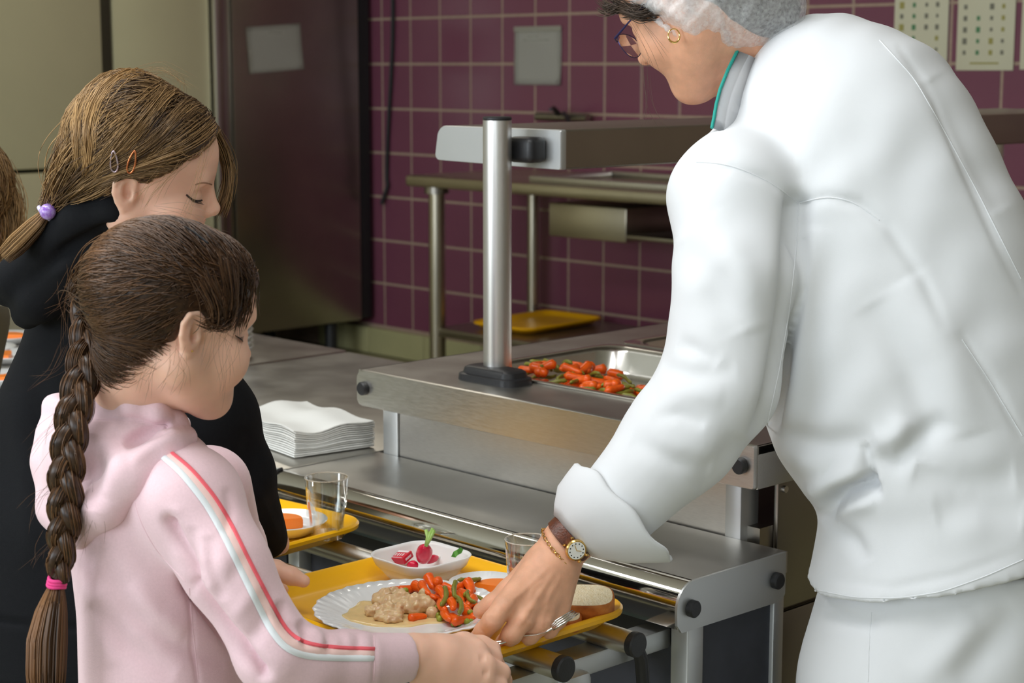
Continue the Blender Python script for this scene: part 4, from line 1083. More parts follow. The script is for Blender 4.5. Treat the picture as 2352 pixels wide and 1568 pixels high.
# elastic edge of the net
edge = [(1478, 4, 2.305), (1500, 40, 2.29), (1528, 62, 2.28), (1560, 80, 2.278), (1600, 92, 2.275), (1632, 100, 2.275), (1645, 100, 2.285), (1655, 98, 2.30)]
bm = bmesh.new()
pts = [to_world(LP(px_, py_ + 3 * math.sin(i * 2.1), d_ - 0.004)) for i, (px_, py_, d_) in enumerate([(np.interp(t, np.arange(8), [e[0] for e in edge]), np.interp(t, np.arange(8), [e[1] for e in edge]), np.interp(t, np.arange(8), [e[2] for e in edge])) for t in np.linspace(0, 7, 40)])]
tube(pts, [0.0035 + 0.0012 * math.sin(i * 1.7) for i in range(40)], 8, bm=bm)
obj('net_elastic', bm, nm, net, 180)
# glasses
M['violet_metal'] = mat('violet_metal', srgb(70, 70, 120), 0.3, 0.8); M['gold'] = mat('gold', (0.83, 0.56, 0.2), 0.2, 1.0)
gl = obj('glasses_frame', tube(HD.wld([[-3.3 + 2.3 * math.cos(a), 9.7 - 0.25 * math.cos(a) ** 2, -0.4 + 1.75 * math.sin(a)] for a in np.linspace(0, 2 * PI, 28, endpoint=False)]), 0.0007, 6, closed=True), M['violet_metal'], ch)
tube_pts = HD.wld([[-5.6, 9.5, 0.4], [-6.6, 9.0, 0.6], [-7.2, 6.0, 0.9], [-7.5, 2.0, 1.3], [-7.6, -0.5, 1.6]])
obj('glasses_temple', tube(tube_pts, [0.0016, 0.0018, 0.0012, 0.0011, 0.0011], 8), M['violet_metal'], ch)
bm = bmesh.new(); vs = [bm.verts.new(v) for v in HD.wld([[-3.3 + 2.25 * math.cos(a), 9.7 - 0.25 * math.cos(a) ** 2, -0.4 + 1.7 * math.sin(a)] for a in np.linspace(0, 2 * PI, 28, endpoint=False)])]
bm.faces.new(vs); bmesh.ops.solidify(bm, geom=bm.faces[:], thickness=0.0015)
obj('glasses_lens', bm, M['glass'], ch)
# earring hoop
er = LP(1548, 82, 2.256); pts = [to_world(er + pxv(1, 0) * 0.0075 * math.cos(a) + pxv(0, 1) * 0.0088 * math.sin(a) + np.array((0, 0, 0.002 * math.cos(a)))) for a in np.linspace(0, 2 * PI, 28, endpoint=False)]
obj('earring', tube(pts, [0.0009 + 0.0006 * max(0, math.sin(a)) for a in np.linspace(0, 2 * PI, 28, endpoint=False)], 8, closed=True), M['gold'], ch)
# wrist watch and bracelet
arm = LP(1370, 1200, 2.168) - LP(1262, 1300, 2.155); arm /= np.linalg.norm(arm)
side = np.cross(arm, (0, 0, 1.0)); side /= np.linalg.norm(side)
if side[1] > 0: side = -side                      # side points down right in the picture
near = np.cross(side, arm); near /= np.linalg.norm(near)
if near[2] > 0: near = -near
def around(c, r, ang, lean): return c + side * r * math.sin(ang) + near * r * math.cos(ang) - arm * lean * math.cos(ang)
M['strap'] = mat('brown_leather', srgb(112, 56, 30), 0.35, color2=srgb(70, 32, 18), scale=140, bump=0.3, bscale=500)
wc = LP(1308, 1238, 2.164); WR = 0.0305
wa = thing('wrist_watch', tuple(to_world(wc)), 'gold watch with brown leather strap on the serving woman wrist', 'watch')
rings = []
for k in range(64):
    a = 2 * PI * k / 64; c = around(wc, WR, a, 0.007); o = (side * math.sin(a) + near * math.cos(a))
    w = 0.0082 - 0.0012 * (abs(((a + PI) % (2 * PI)) - PI) > 1.2)
    rings.append([to_world(c + arm * w - o * 0.0), to_world(c + arm * w * 0.95 + o * 0.0018), to_world(c - arm * w * 0.95 + o * 0.0018), to_world(c - arm * w)])
bm = bmesh.new(); rv = [[bm.verts.new(p) for p in r] for r in rings]
for k in range(64):
    for q in range(4): bm.faces.new((rv[k][q], rv[k][(q + 1) % 4], rv[(k + 1) % 64][(q + 1) % 4], rv[(k + 1) % 64][q]))
obj('strap', bm, M['strap'], wa, 50)
fa = 0.33
fc = around(wc, WR + 0.0016, fa, 0.007); fn = side * math.sin(fa) + near * math.cos(fa) - arm * 0.05; fn /= np.linalg.norm(fn)
W0, W1 = to_world(fc), to_world(fc + fn * 0.0055); 
obj('case', cyl(W0, W1, 0.0132, n=36, bevel=0.0016), M['gold'], wa)
dn = (W1 - W0) / np.linalg.norm(W1 - W0)
dial = obj('dial', cyl(W1 - dn * 0.001, W1 + dn * 0.0003, 0.0108, n=36), mat('ivory_dial', (0.85, 0.84, 0.8), 0.3), wa)
du = to_world(fc - arm) - to_world(fc); du -= dn * (du @ dn); du /= np.linalg.norm(du); dv = np.cross(dn, du)
bm = bmesh.new()
for k in range(12):
    a = 2 * PI * k / 12; c = W1 + dn * 0.0004 + (du * math.cos(a) + dv * math.sin(a)) * 0.0086
    cyl(c, c + dn * 0.0002, 0.0009, n=6, bm=bm)
obj('hour_marks', bm, M['black'], dial)
for a, l in ((2.3, 0.006), (4.4, 0.0078)):
    obj('watch_hand', tube([W1 + dn * 0.0006, W1 + dn * 0.0006 + (du * math.cos(a) + dv * math.sin(a)) * l], 0.0004, 6), M['gold'], dial)
for sg in (-1, 1):
    for ss in (-1, 1):
        c = W0 + dn * 0.002 + (to_world(fc + arm) - to_world(fc)) * 0.006 * sg + (to_world(fc + side) - to_world(fc)) * 0.0135 * ss
        obj('lug', box(tuple(c), (0.004, 0.004, 0.003), 0.001), M['gold'], wa)
br = thing('bracelet', tuple(to_world(LP(1282, 1268, 2.16))), 'thin gold chain bracelet on the serving woman wrist below the watch', 'bracelet')
bm = bmesh.new(); bc = LP(1286, 1262, 2.160); nl = 46
for k in range(nl):
    a = 2 * PI * k / nl; c = around(bc, 0.0325 if math.cos(a) > -2 else 0.03, a, 0.010); t = around(bc, 0.0325, a + 0.05, 0.010) - c; t /= np.linalg.norm(t)
    o = side * math.sin(a) + near * math.cos(a); v1 = o if k % 2 else np.cross(t, o); v1 = v1 - t * (v1 @ t); v1 /= np.linalg.norm(v1)
    ln = 0.0046 if k % 4 == 0 else 0.0029
    tube([to_world(c + t * ln * math.cos(q) + v1 * 0.0017 * math.sin(q)) for q in np.linspace(0, 2 * PI, 12, endpoint=False)], 0.00055, 5, closed=True, bm=bm)
obj('chain', bm, M['gold'], br)
# ================================================================== THE GIRL IN PINK
pk = thing('person', tuple(to_world(floor_local(370, 1300, 1.98))), 'girl in pink hooded top with long dark braid holding the near tray', 'person')
s = Sculpt((-0.56, -0.66, 1.72), (-0.10, -0.05, 2.32), 0.0042)
s.loft([(930, 225, 400, 1.965, 0.045), (985, 190, 425, 1.965, 0.08), (1040, 168, 455, 1.97, 0.10), (1110, 160, 500, 1.975, 0.115), (1190, 163, 535, 1.98, 0.12), (1290, 174, 540, 1.98, 0.115), (1400, 187, 545, 1.98, 0.11), (1500, 189, 560, 1.98, 0.11), (1568, 191, 575, 1.98, 0.112), (1700, 196, 590, 1.985, 0.115), (1990, 205, 590, 1.99, 0.115)], 0.0)
s.chain([LP(395, 1095, 1.925), LP(437, 1150, 1.868), LP(515, 1295, 1.842), LP(630, 1490, 1.845)], [0.05, 0.050, 0.041, 0.041], 0.03)
s.chain([LP(632, 1505, 1.848), LP(690, 1528, 1.865), LP(800, 1524, 1.905), LP(930, 1510, 1.962)], [0.041, 0.040, 0.034, 0.0275], 0.015)
s.chain([LP(480, 1120, 2.06), LP(530, 1260, 2.15), LP(575, 1315, 2.26)], [0.05, 0.04, 0.028], 0.02)
s.cut(LP(946, 1510, 1.965), (1, 0.05, 0.45), 0.003)
s.cut(to_local(np.array([*P(370, 1500, 1.98)[:2], 0.50])), -WUP, 0.003)
V, Q = s.mesh(); V = relax(V, Q, 2); W = to_world(V)
W = folds(W, Q, [                 ([(390, 1200), (420, 1270), (436, 1345), (520, 1450), (600, 1545)], 16, -0.018, 'e'), ([(440, 1210), (445, 1290), (470, 1350)], 16, -0.006), ([(480, 1230), (485, 1300), (510, 1380)], 16, -0.005),
                 ([(400, 1160), (405, 1230), (430, 1300)], 14, 0.004), ([(240, 1290), (300, 1400), (400, 1480), (520, 1520)], 26, -0.006), ([(220, 1380), (290, 1480), (400, 1550)], 26, -0.006), ([(300, 1340), (360, 1420), (430, 1450)], 26, 0.005), ([(210, 1300), (230, 1400), (260, 1530)], 24, 0.004),
                 ([(430, 1345), (440, 1430), (455, 1568)], 5, -0.003, 'e'), ([(640, 1380), (655, 1430), (690, 1465)], 14, -0.008), ([(690, 1425), (705, 1455), (700, 1490)], 9, -0.007), ([(715, 1440), (735, 1465), (730, 1500)], 10, 0.004), ([(745, 1440), (760, 1465), (755, 1500)], 9, -0.005), ([(790, 1445), (800, 1470), (798, 1500)], 9, 0.0025), ([(820, 1448), (826, 1470), (822, 1505)], 8, -0.003),
                 ([(620, 1400), (590, 1450), (560, 1480)], 20, -0.005), ([(600, 1330), (560, 1390), (530, 1430)], 20, 0.004), ([(570, 1270), (530, 1330), (500, 1380)], 20, -0.003), ([(858, 1447), (862, 1500), (858, 1566)], 5, -0.0025, 'e'), ([(520, 1120), (530, 1170), (515, 1230)], 12, -0.004)])
hd = skin_obj('hooded_top', W, Q, M['pink'], pk)
ht = bvh(W, Q)
s = Sculpt((-0.56, -0.24, 1.78), (-0.32, -0.04, 2.12), 0.0032)
s.ell(LP(275, 1040, 1.93), (0.068, 0.058, 0.070), 0.0)
s.ell(LP(185, 1075, 1.95), (0.040, 0.078, 0.060), 0.02)
s.chain([LP(436, 1004, 1.90), LP(385, 1030, 1.868), LP(305, 1092, 1.852), LP(242, 1160, 1.858), LP(188, 1230, 1.885)], [0.009, 0.017, 0.021, 0.020, 0.014], 0.02)
s.chain([LP(118, 930, 1.975), LP(116, 1000, 1.965), LP(112, 1060, 1.955), LP(128, 1170, 1.94), LP(168, 1232, 1.905)], [0.009, 0.012, 0.015, 0.016, 0.014], 0.02)
s.cone(LP(300, 985, 1.89), LP(400, 985, 1.90), 0.018, 0.014, 0.012)
col_ = [(222, 926, 1.905), (300, 932, 1.876), (362, 940, 1.878), (402, 964, 1.902), (428, 1002, 1.945), (415, 975, 2.03), (330, 935, 2.06), (230, 925, 2.03), (150, 925, 1.985), (128, 932, 1.975), (150, 936, 1.94), (222, 926, 1.905)]
s.chain([LP(*p) for p in col_], [0.009] * len(col_), 0.012)
s.chain([LP(350, 800, 1.95), LP(310, 925, 1.965), LP(300, 955, 1.975)], [0.05, 0.048, 0.042], 0.006, op='-')
V, Q = s.mesh(); V = relax(V, Q, 2); W = to_world(V)
W = folds(W, Q, [([(285, 1024), (330, 1000), (390, 978)], 13, -0.009), ([(270, 1000), (330, 975), (400, 962)], 16, 0.004), ([(300, 1062), (360, 1020), (430, 990)], 14, 0.004), ([(200, 958), (300, 962), (385, 975)], 6, -0.0025, 'e'), ([(205, 1000), (225, 1080), (205, 1170)], 24, -0.006), ([(255, 1010), (262, 1070), (240, 1140)], 26, 0.004)])
hood = skin_obj('hood', W, Q, M['pink'], hd)
hdt = bvh(W, Q); obj('seam', cord(hdt, [(216, 962), (300, 966), (384, 978)], 0.0007), M['pink'], hood)
M['stripe_white'] = mat('white_tape', srgb(236, 240, 244), 0.8, bump=0.2, bscale=1500)
M['stripe_coral'] = mat('coral_tape', srgb(246, 104, 116), 0.75, bump=0.2, bscale=1500)
M['stripe_pale'] = mat('pale_pink_tape', srgb(252, 214, 208), 0.8, bump=0.2, bscale=1500)
wl = [(372, 1046), (415, 1082), (475, 1158), (515, 1230), (555, 1312), (592, 1388), (622, 1448), (655, 1490), (700, 1507), (770, 1511), (857, 1511)]
rl = [(392, 1038), (440, 1076), (492, 1138), (530, 1200), (568, 1278), (606, 1352), (638, 1412), (664, 1456), (702, 1478), (770, 1487), (860, 1490)]
ml = [((a[0] + b[0]) / 2 + 1, (a[1] + b[1]) / 2) for a, b in zip(wl, rl)]
obj('stripe', ribbon(ht, ml, 18, lift=0.0008), M['stripe_pale'], hd)
obj('stripe', ribbon(ht, wl, 15, lift=0.0016), M['stripe_white'], hd)
obj('stripe', ribbon(ht, rl, 9, lift=0.0016), M['stripe_coral'], hd)
for ln in ([(859, 1450), (862, 1505), (859, 1562)], [(435, 1350), (442, 1440), (456, 1560)], [(300, 1115), (318, 1190), (355, 1260), (425, 1335)]): obj('seam', cord(ht, ln, 0.0007), M['pink'], hd)

# trousers
s = Sculpt((-0.60, -1.40, 1.75), (-0.12, -0.50, 2.55), 0.008)
g0 = P(370, 1500, 1.98); lat = np.array([cF[0], cF[1], 0]); lat /= np.linalg.norm(lat)
for sg in (-1, 1):
    c = np.array([g0[0], g0[1], 0]) + lat * 0.055 * sg
    s.chain([to_local(c + (0, 0, 0.56)), to_local(c + (0, 0, 0.3)), to_local(c + (0, 0, 0.06))], [0.085, 0.062, 0.055], 0.04)
s.cut(to_local(np.array([g0[0], g0[1], 0.045])), -WUP, 0.003)
V, Q = s.mesh(); skin_obj('trousers', to_world(relax(V, Q, 2)), Q, M['jeans'], pk)
def shoe(parent, q, dirv, L=0.2, m='shoe'):
    dirv = np.array(dirv, float); dirv /= np.linalg.norm(dirv); sd = np.array([dirv[1], -dirv[0], 0]); rings = []
    for t, w, hh in ((-0.36, .5, .05), (-0.3, .9, .075), (0.0, 1.0, .08), (0.25, 1.05, .06), (0.5, 1.05, .045), (0.66, .7, .038), (0.72, .25, .02)):
        c = q + dirv * t * L
        rings.append([c + sd * w * 0.19 * L * math.cos(2 * PI * k2 / 16) + np.array([0, 0, 1]) * hh * (0.5 + 0.5 * math.sin(2 * PI * k2 / 16)) for k2 in range(16)])
    return obj('shoe', ring_loft(rings), M[m], parent, 180)
for sg in (-1, 1): shoe(pk, np.array([g0[0], g0[1], 0]) + lat * 0.055 * sg, cR)

# head, neck, hands, trunk
HP = Head((0.80, -0.147, 0.585), (0.213, 0.976, -0.046), 0.94, (0, 0, 0), LP(392, 742, 1.885))
sH = head_sculpt(0.22, 1.0, neck=False)
nb = np.array([0, -2.6, -3.0]); ne = HP.cm(LP(300, 985, 1.975)); ne = nb + (ne - nb) * min(1, 13.5 / np.linalg.norm(ne - nb))
sH.cone(nb, ne, 4.3, 4.5, 2.4)
V, Q = sH.mesh(); V = relax(V, Q, 1); parts = [(HP.wld(V), Q)]; pk_head_tree = bvh(*parts[0])
s = Sculpt((-0.15, -0.44, 1.90), (0.015, -0.29, 2.12), 0.0018)
s.chain([LP(880, 1512, 1.945), LP(950, 1505, 1.972), LP(1000, 1512, 1.985)], [0.024, 0.0235, 0.024], 0.008)
mc = [LP(1092, 1494, 2.018), LP(1112, 1528, 2.005), LP(1106, 1562, 1.998), LP(1084, 1594, 1.997)]
for q, (x, y, d) in zip(mc, ((985, 1500, 1.99), (985, 1512, 1.985), (980, 1525, 1.982), (975, 1538, 1.98))): s.cone(LP(x, y, d), q, 0.0185, 0.0135, 0.014)
s.cone(LP(1020, 1520, 1.995), LP(1060, 1545, 2.0), 0.026, 0.022, 0.012)
s.chain([mc[0], LP(1132, 1512, 2.035), LP(1140, 1528, 2.06), LP(1120, 1535, 2.075)], [0.0125, 0.0108, 0.0098, 0.0085], 0.004)
s.chain([mc[1], LP(1150, 1544, 2.022), LP(1156, 1562, 2.048), LP(1130, 1568, 2.065)], [0.0125, 0.0108, 0.0098, 0.0085], 0.004)
s.chain([mc[2], LP(1145, 1576, 2.012), LP(1150, 1594, 2.036), LP(1125, 1600, 2.055)], [0.012, 0.0104, 0.0095, 0.0082], 0.004)
s.chain([mc[3], LP(1115, 1606, 2.01), LP(1120, 1620, 2.03), LP(1100, 1624, 2.045)], [0.011, 0.0095, 0.0085, 0.0075], 0.004)
s.chain([LP(1000, 1495, 2.0), LP(1065, 1478, 2.03), LP(1105, 1482, 2.042), LP(1134, 1487, 2.046)], [0.018, 0.0125, 0.0105, 0.008], 0.008)
V, Q = s.mesh(); W = to_world(relax(V, Q, 1))
W = folds(W, Q, [([(1100, 1512), (1116, 1510)], 8, -0.0015), ([(1108, 1545), (1124, 1546)], 8, -0.0015), ([(960, 1470), (965, 1500), (962, 1540)], 5, -0.0006)])
parts.append((W, Q))
s = Sculpt((-0.36, -0.345, 2.16), (-0.215, -0.22, 2.40), 0.0018)      # left hand on the tray edge
s.chain([LP(560, 1310, 2.27), LP(600, 1325, 2.285)], [0.023, 0.024], 0.01)
s.chain([LP(590, 1305, 2.275), LP(632, 1308, 2.265), LP(668, 1322, 2.262), LP(697, 1334, 2.262)], [0.016, 0.0125, 0.0112, 0.0085], 0.006)
for k, (x, y, d) in enumerate(((640, 1350, 2.31), (630, 1362, 2.295), (618, 1372, 2.28), (606, 1378, 2.265))):
    s.chain([LP(596, 1330 + 5 * k, 2.29 - 0.008 * k), LP(x - 14, y - 6, d - 0.005), LP(x + 8, y + 4, d + 0.02)], [0.013, 0.010, 0.0085], 0.005)
V, Q = s.mesh(); parts.append((to_world(relax(V, Q, 1)), Q))
s = Sculpt((-0.50, -0.62, 1.80), (-0.10, -0.06, 2.30), 0.012)
s.chain([LP(300, 960, 1.97), LP(330, 1100, 1.975), LP(370, 1500, 1.98), LP(375, 1800, 1.98)], [0.035, 0.06, 0.07, 0.07], 0.02)
s.chain([LP(395, 1095, 1.925), LP(437, 1150, 1.868), LP(515, 1295, 1.842), LP(640, 1500, 1.848), LP(800, 1522, 1.905), LP(900, 1512, 1.95)], [0.024, 0.024, 0.019, 0.019, 0.018, 0.019], 0.01)
s.chain([LP(480, 1120, 2.06), LP(530, 1260, 2.15), LP(575, 1315, 2.26)], [0.03, 0.025, 0.02], 0.015)
V, Q = s.mesh(); parts.append((to_world(V), Q))
V, Q = join(parts); skin_obj('body', V, Q, M['skin_child'], pk)

# hair
M['hair_pk'] = hair_mat('chestnut_hair', srgb(38, 25, 18), srgb(136, 96, 62), 0.34)
def hair_cap(HX, r, off, plane, ears, seed, extra=None, h=0.3):
    s = Sculpt((-11, -14, -12), (11, 12, 15), h)
    s.ell((0, -1.4, 3.6), (r[0] + off, r[1] + off, r[2] + off), 0.0)
    s.ell((0, 2.2, 4.2), (6.9 + off, 6.7 + off, 6.3 + off), 1.5)
    if extra: extra(s)
    a, b, c = plane
    n = np.array((0, a, b)); n = n / np.linalg.norm(n)
    s.cut(n * 0 + np.array((0, 0, c)), n, 0.8)
    for sx in (-1, 1):
        s.ell((sx * 7.9, -0.5, -0.4), ears, 0.5, op='-')
    V, Q = s.mesh(); return relax(V, Q, 1), Q
def tint_obj(o, rs, lo, hi):
    a = o.data.attributes.new('tint', 'FLOAT', 'POINT'); n = len(o.data.vertices)
    a.data.foreach_set('value', rs.uniform(lo, hi, n).astype(np.float32))
rs = np.random.RandomState(11)
V, Q = hair_cap(HP, (7.7, 9.5, 7.9), 0.25, (0.80, -1.0, -0.2), (2.6, 1.6, 2.6), 1)
W = HP.wld(V); cap = skin_obj('hair', W, Q, M['hair_pk'], pk); tint_obj(cap, rs, 0.02, 0.2); pk_cap = bvh(W, Q)
G = to_world(LP(196, 676, 1.93))
N = vnormals(W, orient(W, Q))
vis = np.nonzero((N * (CAM - W)).sum(1) > -0.6)[0]
idx = rs.choice(vis, 3000); st = W[idx]
# favour the hairline: strands rooted there run over the whole side of the head
gl_ = G + rs.normal(0, 0.008, (len(st), 3))
S = comb(pk_cap, st, gl_, 14, 0.0016, rs, 0.0025, max_frac=1.0)
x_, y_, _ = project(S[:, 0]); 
ht_ = 0.26 + 0.5 * np.clip((640 - y_) / 160, 0, 1) * np.clip((430 - x_) / 200, 0, 1) + rs.normal(0, 0.13, len(S))  # highlight put into the strand tint, lighter towards the upper left
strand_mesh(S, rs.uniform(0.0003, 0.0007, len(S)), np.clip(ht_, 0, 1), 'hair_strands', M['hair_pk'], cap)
nap = []
for _ in range(420):
    t = rs.uniform(0, 1); p, nn = hit(pk_head_tree, 392 - 140 * t + rs.normal(0, 9), 778 + 100 * t + rs.normal(0, 16))
    if p is not None: nap.append(p)
S = comb(pk_head_tree, np.array(nap), np.repeat(to_world(LP(205, 720, 1.90))[None], len(nap), 0) + rs.normal(0, 0.006, (len(nap), 3)), 14, 0.003, rs, 0.002)
strand_mesh(S, 0.00035, np.clip(rs.normal(0.25, 0.12, len(S)), 0, 1), 'nape_hair', M['hair_pk'], cap)
# side hair falling over the temple and fine hairs on the neck
wisps([[(520, 600, 1.80), (535, 680, 1.81), (525, 740, 1.82), (500, 752, 1.815), (470, 735, 1.80)], [(470, 640, 1.79), (500, 700, 1.795), (500, 740, 1.805), (480, 745, 1.80)], [(560, 640, 1.85), (560, 700, 1.86), (545, 750, 1.86)], [(540, 600, 1.82), (575, 650, 1.87), (560, 720, 1.875)]], 0.0005, 0.22, 'temple_hair', pk, M['hair_pk'], 0.006, 60, 4)
wisps([[(500, 740, 1.81), (520, 770, 1.82), (545, 778, 1.84), (552, 790, 1.85)], [(510, 745, 1.81), (500, 800, 1.805), (515, 860, 1.815), (508, 900, 1.82)], [(495, 745, 1.805), (485, 790, 1.80), (470, 850, 1.80)], [(520, 745, 1.815), (530, 800, 1.82), (520, 850, 1.82)],
       [(400, 800, 1.81), (390, 850, 1.815), (360, 890, 1.83)], [(380, 810, 1.815), (350, 850, 1.82), (330, 900, 1.84)], [(340, 820, 1.82), (300, 870, 1.84), (260, 890, 1.87)], [(330, 800, 1.82), (290, 850, 1.84), (245, 880, 1.88)], [(300, 820, 1.83), (265, 860, 1.86), (235, 900, 1.9)], [(410, 820, 1.805), (420, 860, 1.81), (400, 900, 1.82)], [(250, 800, 1.87), (240, 850, 1.88), (225, 900, 1.9)],
       [(360, 790, 1.815), (300, 800, 1.835), (240, 780, 1.88)], [(330, 840, 1.825), (270, 830, 1.85), (225, 800, 1.89)], [(280, 860, 1.85), (240, 850, 1.88), (215, 820, 1.90)]], 0.00011, 0.6, 'loose_hair', pk, M['hair_pk'], 0.007, 6, 5)
wisps([[(170, 640, 1.93), (150, 700, 1.92), (150, 780, 1.90)], [(165, 800, 1.90), (120, 860, 1.89), (60, 880, 1.88)], [(150, 960, 1.87), (110, 990, 1.86), (80, 1030, 1.86)], [(140, 1100, 1.86), (95, 1140, 1.85), (80, 1190, 1.85)], [(180, 620, 1.93), (140, 690, 1.92), (110, 720, 1.91)], [(130, 1240, 1.86), (90, 1270, 1.85), (70, 1300, 1.85)], [(200, 1150, 1.84), (205, 1210, 1.84), (190, 1260, 1.84)], [(350, 505, 1.9), (420, 500, 1.88), (500, 530, 1.86)]], 0.00013, 0.5, 'flyaway_hair', pk, M['hair_pk'], 0.008, 8, 6)

def braid(parent, path, half, depth, lobe_r, period, mat_, tmean, seed, hairs=80, phase=0.0, n=150):
    rs = np.random.RandomState(seed)
    L = np.array([LP(*p) for p in path]); seg = np.r_[0, np.cumsum(np.linalg.norm(np.diff(L, axis=0), axis=1))]
    t = np.linspace(0, seg[-1], n); C = np.stack([np.interp(t, seg, L[:, i]) for i in range(3)], -1)
    for _ in range(12): C[1:-1] = 0.25 * C[:-2] + 0.5 * C[1:-1] + 0.25 * C[2:]
    T = np.gradient(C, axis=0); T /= np.linalg.norm(T, axis=1, keepdims=True)
    Zv = np.array((0, 0, -1.0)); X = np.cross(T, Zv); X /= np.linalg.norm(X, axis=1, keepdims=True); Zn = np.cross(X, T)
    Zn *= np.sign((Zn @ Zv).mean())
    base = bmesh.new(); S = []; R_ = []; tin = []
    sc = np.interp(t / seg[-1], [0, 0.12, 0.8, 1.0], [1.15, 1.0, 0.92, 0.62])
    for j in range(3):
        th = 2 * PI * t / period + 2 * PI * j / 3 + phase
        c = C + X * (half * sc * np.sin(th))[:, None] + Zn * (depth * sc * np.sin(2 * th))[:, None]
        Tc = np.gradient(c, axis=0); Tc /= np.linalg.norm(Tc, axis=1, keepdims=True)
        u = X - Tc * (X * Tc).sum(1)[:, None]; u /= np.linalg.norm(u, axis=1, keepdims=True); v = np.cross(Tc, u)
        rings = []
        for k in range(12):
            a = 2 * PI * k / 12
            rings.append(c + (u * math.cos(a) * 0.92 + v * math.sin(a) * 0.85) * (lobe_r * sc)[:, None])
        rg = np.stack(rings, 1); rg = to_world(rg)
        vs = [[base.verts.new(p) for p in ring] for ring in rg]
        for i in range(n - 1):
            for k in range(12): base.faces.new((vs[i][k], vs[i][(k + 1) % 12], vs[i + 1][(k + 1) % 12], vs[i + 1][k]))
        for q in range(hairs):
            a = rs.uniform(0, 2 * PI) + np.linspace(0, rs.normal(0, 1.2), n); rr = lobe_r * sc * rs.uniform(0.93, 1.10)
            p = c + (u * (np.cos(a) * 0.92 * rr)[:, None] + v * (np.sin(a) * 0.85 * rr)[:, None])
            i0 = rs.randint(-25, n - 25); ln = rs.randint(40, 60); i1 = min(n, i0 + ln); i0 = max(0, i0); ln = i1 - i0
            S.append(to_world(p[i0:i0 + ln][np.linspace(0, ln - 1, 24).astype(int)])); tin.append(np.clip(tmean + rs.normal(0, 0.16), 0, 1))
    b = obj('braid', base, mat_, parent, 180); tint_obj(b, rs, 0.0, 0.15)
    strand_mesh(np.array(S), np.random.RandomState(seed).uniform(0.0004, 0.0008, len(S)), tin, 'braid_strands', mat_, b)
    return b
bpath = [(205, 655, 1.925), (207, 720, 1.905), (203, 790, 1.885), (190, 860, 1.868), (172, 940, 1.852), (158, 1020, 1.845), (152, 1100, 1.842), (149, 1180, 1.845), (143, 1260, 1.85), (134, 1330, 1.855)]
braid(pk, bpath, 0.0098, 0.0058, 0.0112, 0.094, M['hair_pk'], 0.42, 7, 130)
# pink elastic and the tail below it
M['pink_elastic'] = mat('hot_pink_elastic', srgb(250, 72, 150), 0.55, bump=0.5, bscale=2500)
bm = bmesh.new(); tc_ = LP(131, 1337, 1.856); ax = LP(134, 1325, 1.855) - LP(128, 1350, 1.857); ax /= np.linalg.norm(ax); u = np.cross(ax, (0, 0, 1.0)); u /= np.linalg.norm(u); v = np.cross(ax, u)
for o in (-0.0032, 0.0, 0.0034):
    tube([to_world(tc_ + ax * (o + 0.0012 * math.sin(2 * a)) + (u * math.cos(a) + v * math.sin(a)) * 0.0088) for a in np.linspace(0, 2 * PI, 24, endpoint=False)], 0.0022, 8, closed=True, bm=bm)
obj('hair_elastic', bm, M['pink_elastic'], pk, 180)
rs = np.random.RandomState(21); S = []; tin = []
for q in range(900):
    a, r = rs.uniform(0, 2 * PI), math.sqrt(rs.uniform(0, 1)); du_, dv_ = r * math.cos(a), r * math.sin(a)
    ln = rs.uniform(0.75, 1.0); pts = []
    for t in np.linspace(0, 1, 12):
        y = 1342 + t * ln * 270; cx_ = np.interp(y, [1340, 1400, 1470, 1560, 1640], [130, 118, 108, 105, 108]); w = np.interp(y, [1340, 1400, 1470, 1560, 1640], [16, 36, 47, 46, 30])
        pts.append(LP(cx_ + du_ * w, y, 1.857 + dv_ * 0.018 * min(1, t * 4 + 0.3)))
    S.append(to_world(np.array(pts))); tin.append(np.clip(0.48 + 0.25 * (du_ < -0.3) - 0.3 * (0.1 < du_ < 0.5) + rs.normal(0, 0.15), 0, 1))
strand_mesh(np.array(S), rs.uniform(0.0005, 0.0011, len(S)), tin, 'hair_tail', M['hair_pk'], pk)
# ear stud and lashes, nails
p, nn = hit(pk_head_tree, 440, 806)
if p is not None: obj('ear_stud', lathe([(0, 0.0012), (0.0009, 0.0009), (0.0013, 0), (0.0009, -0.0009), (0, -0.0012)], tuple(p + nn * 0.001), 12), M['gold'], pk)
M['lash'] = mat('lashes', srgb(40, 28, 24), 0.6)
bm = bmesh.new()
for k in range(9): tube([to_world(LP(540 + k * 1.5, 770 + k * 1.2, 1.865)), to_world(LP(552 + k * 0.8, 776 + k, 1.87)), to_world(LP(560 - k * 0.3, 772 + 1.6 * k, 1.875))], [0.0004, 0.0003, 0.0001], 5, bm=bm)
obj('eyelashes', bm, M['lash'], pk)
# dark hair grip on top of the head
p1 = [to_world(LP(*q)) for q in ((425, 520, 1.838), (445, 532, 1.826), (465, 548, 1.818), (478, 558, 1.815))]
obj('hair_grip', tube(p1, [0.0016, 0.0022, 0.0026, 0.002], 8, flat=0.5), M['black'], pk)
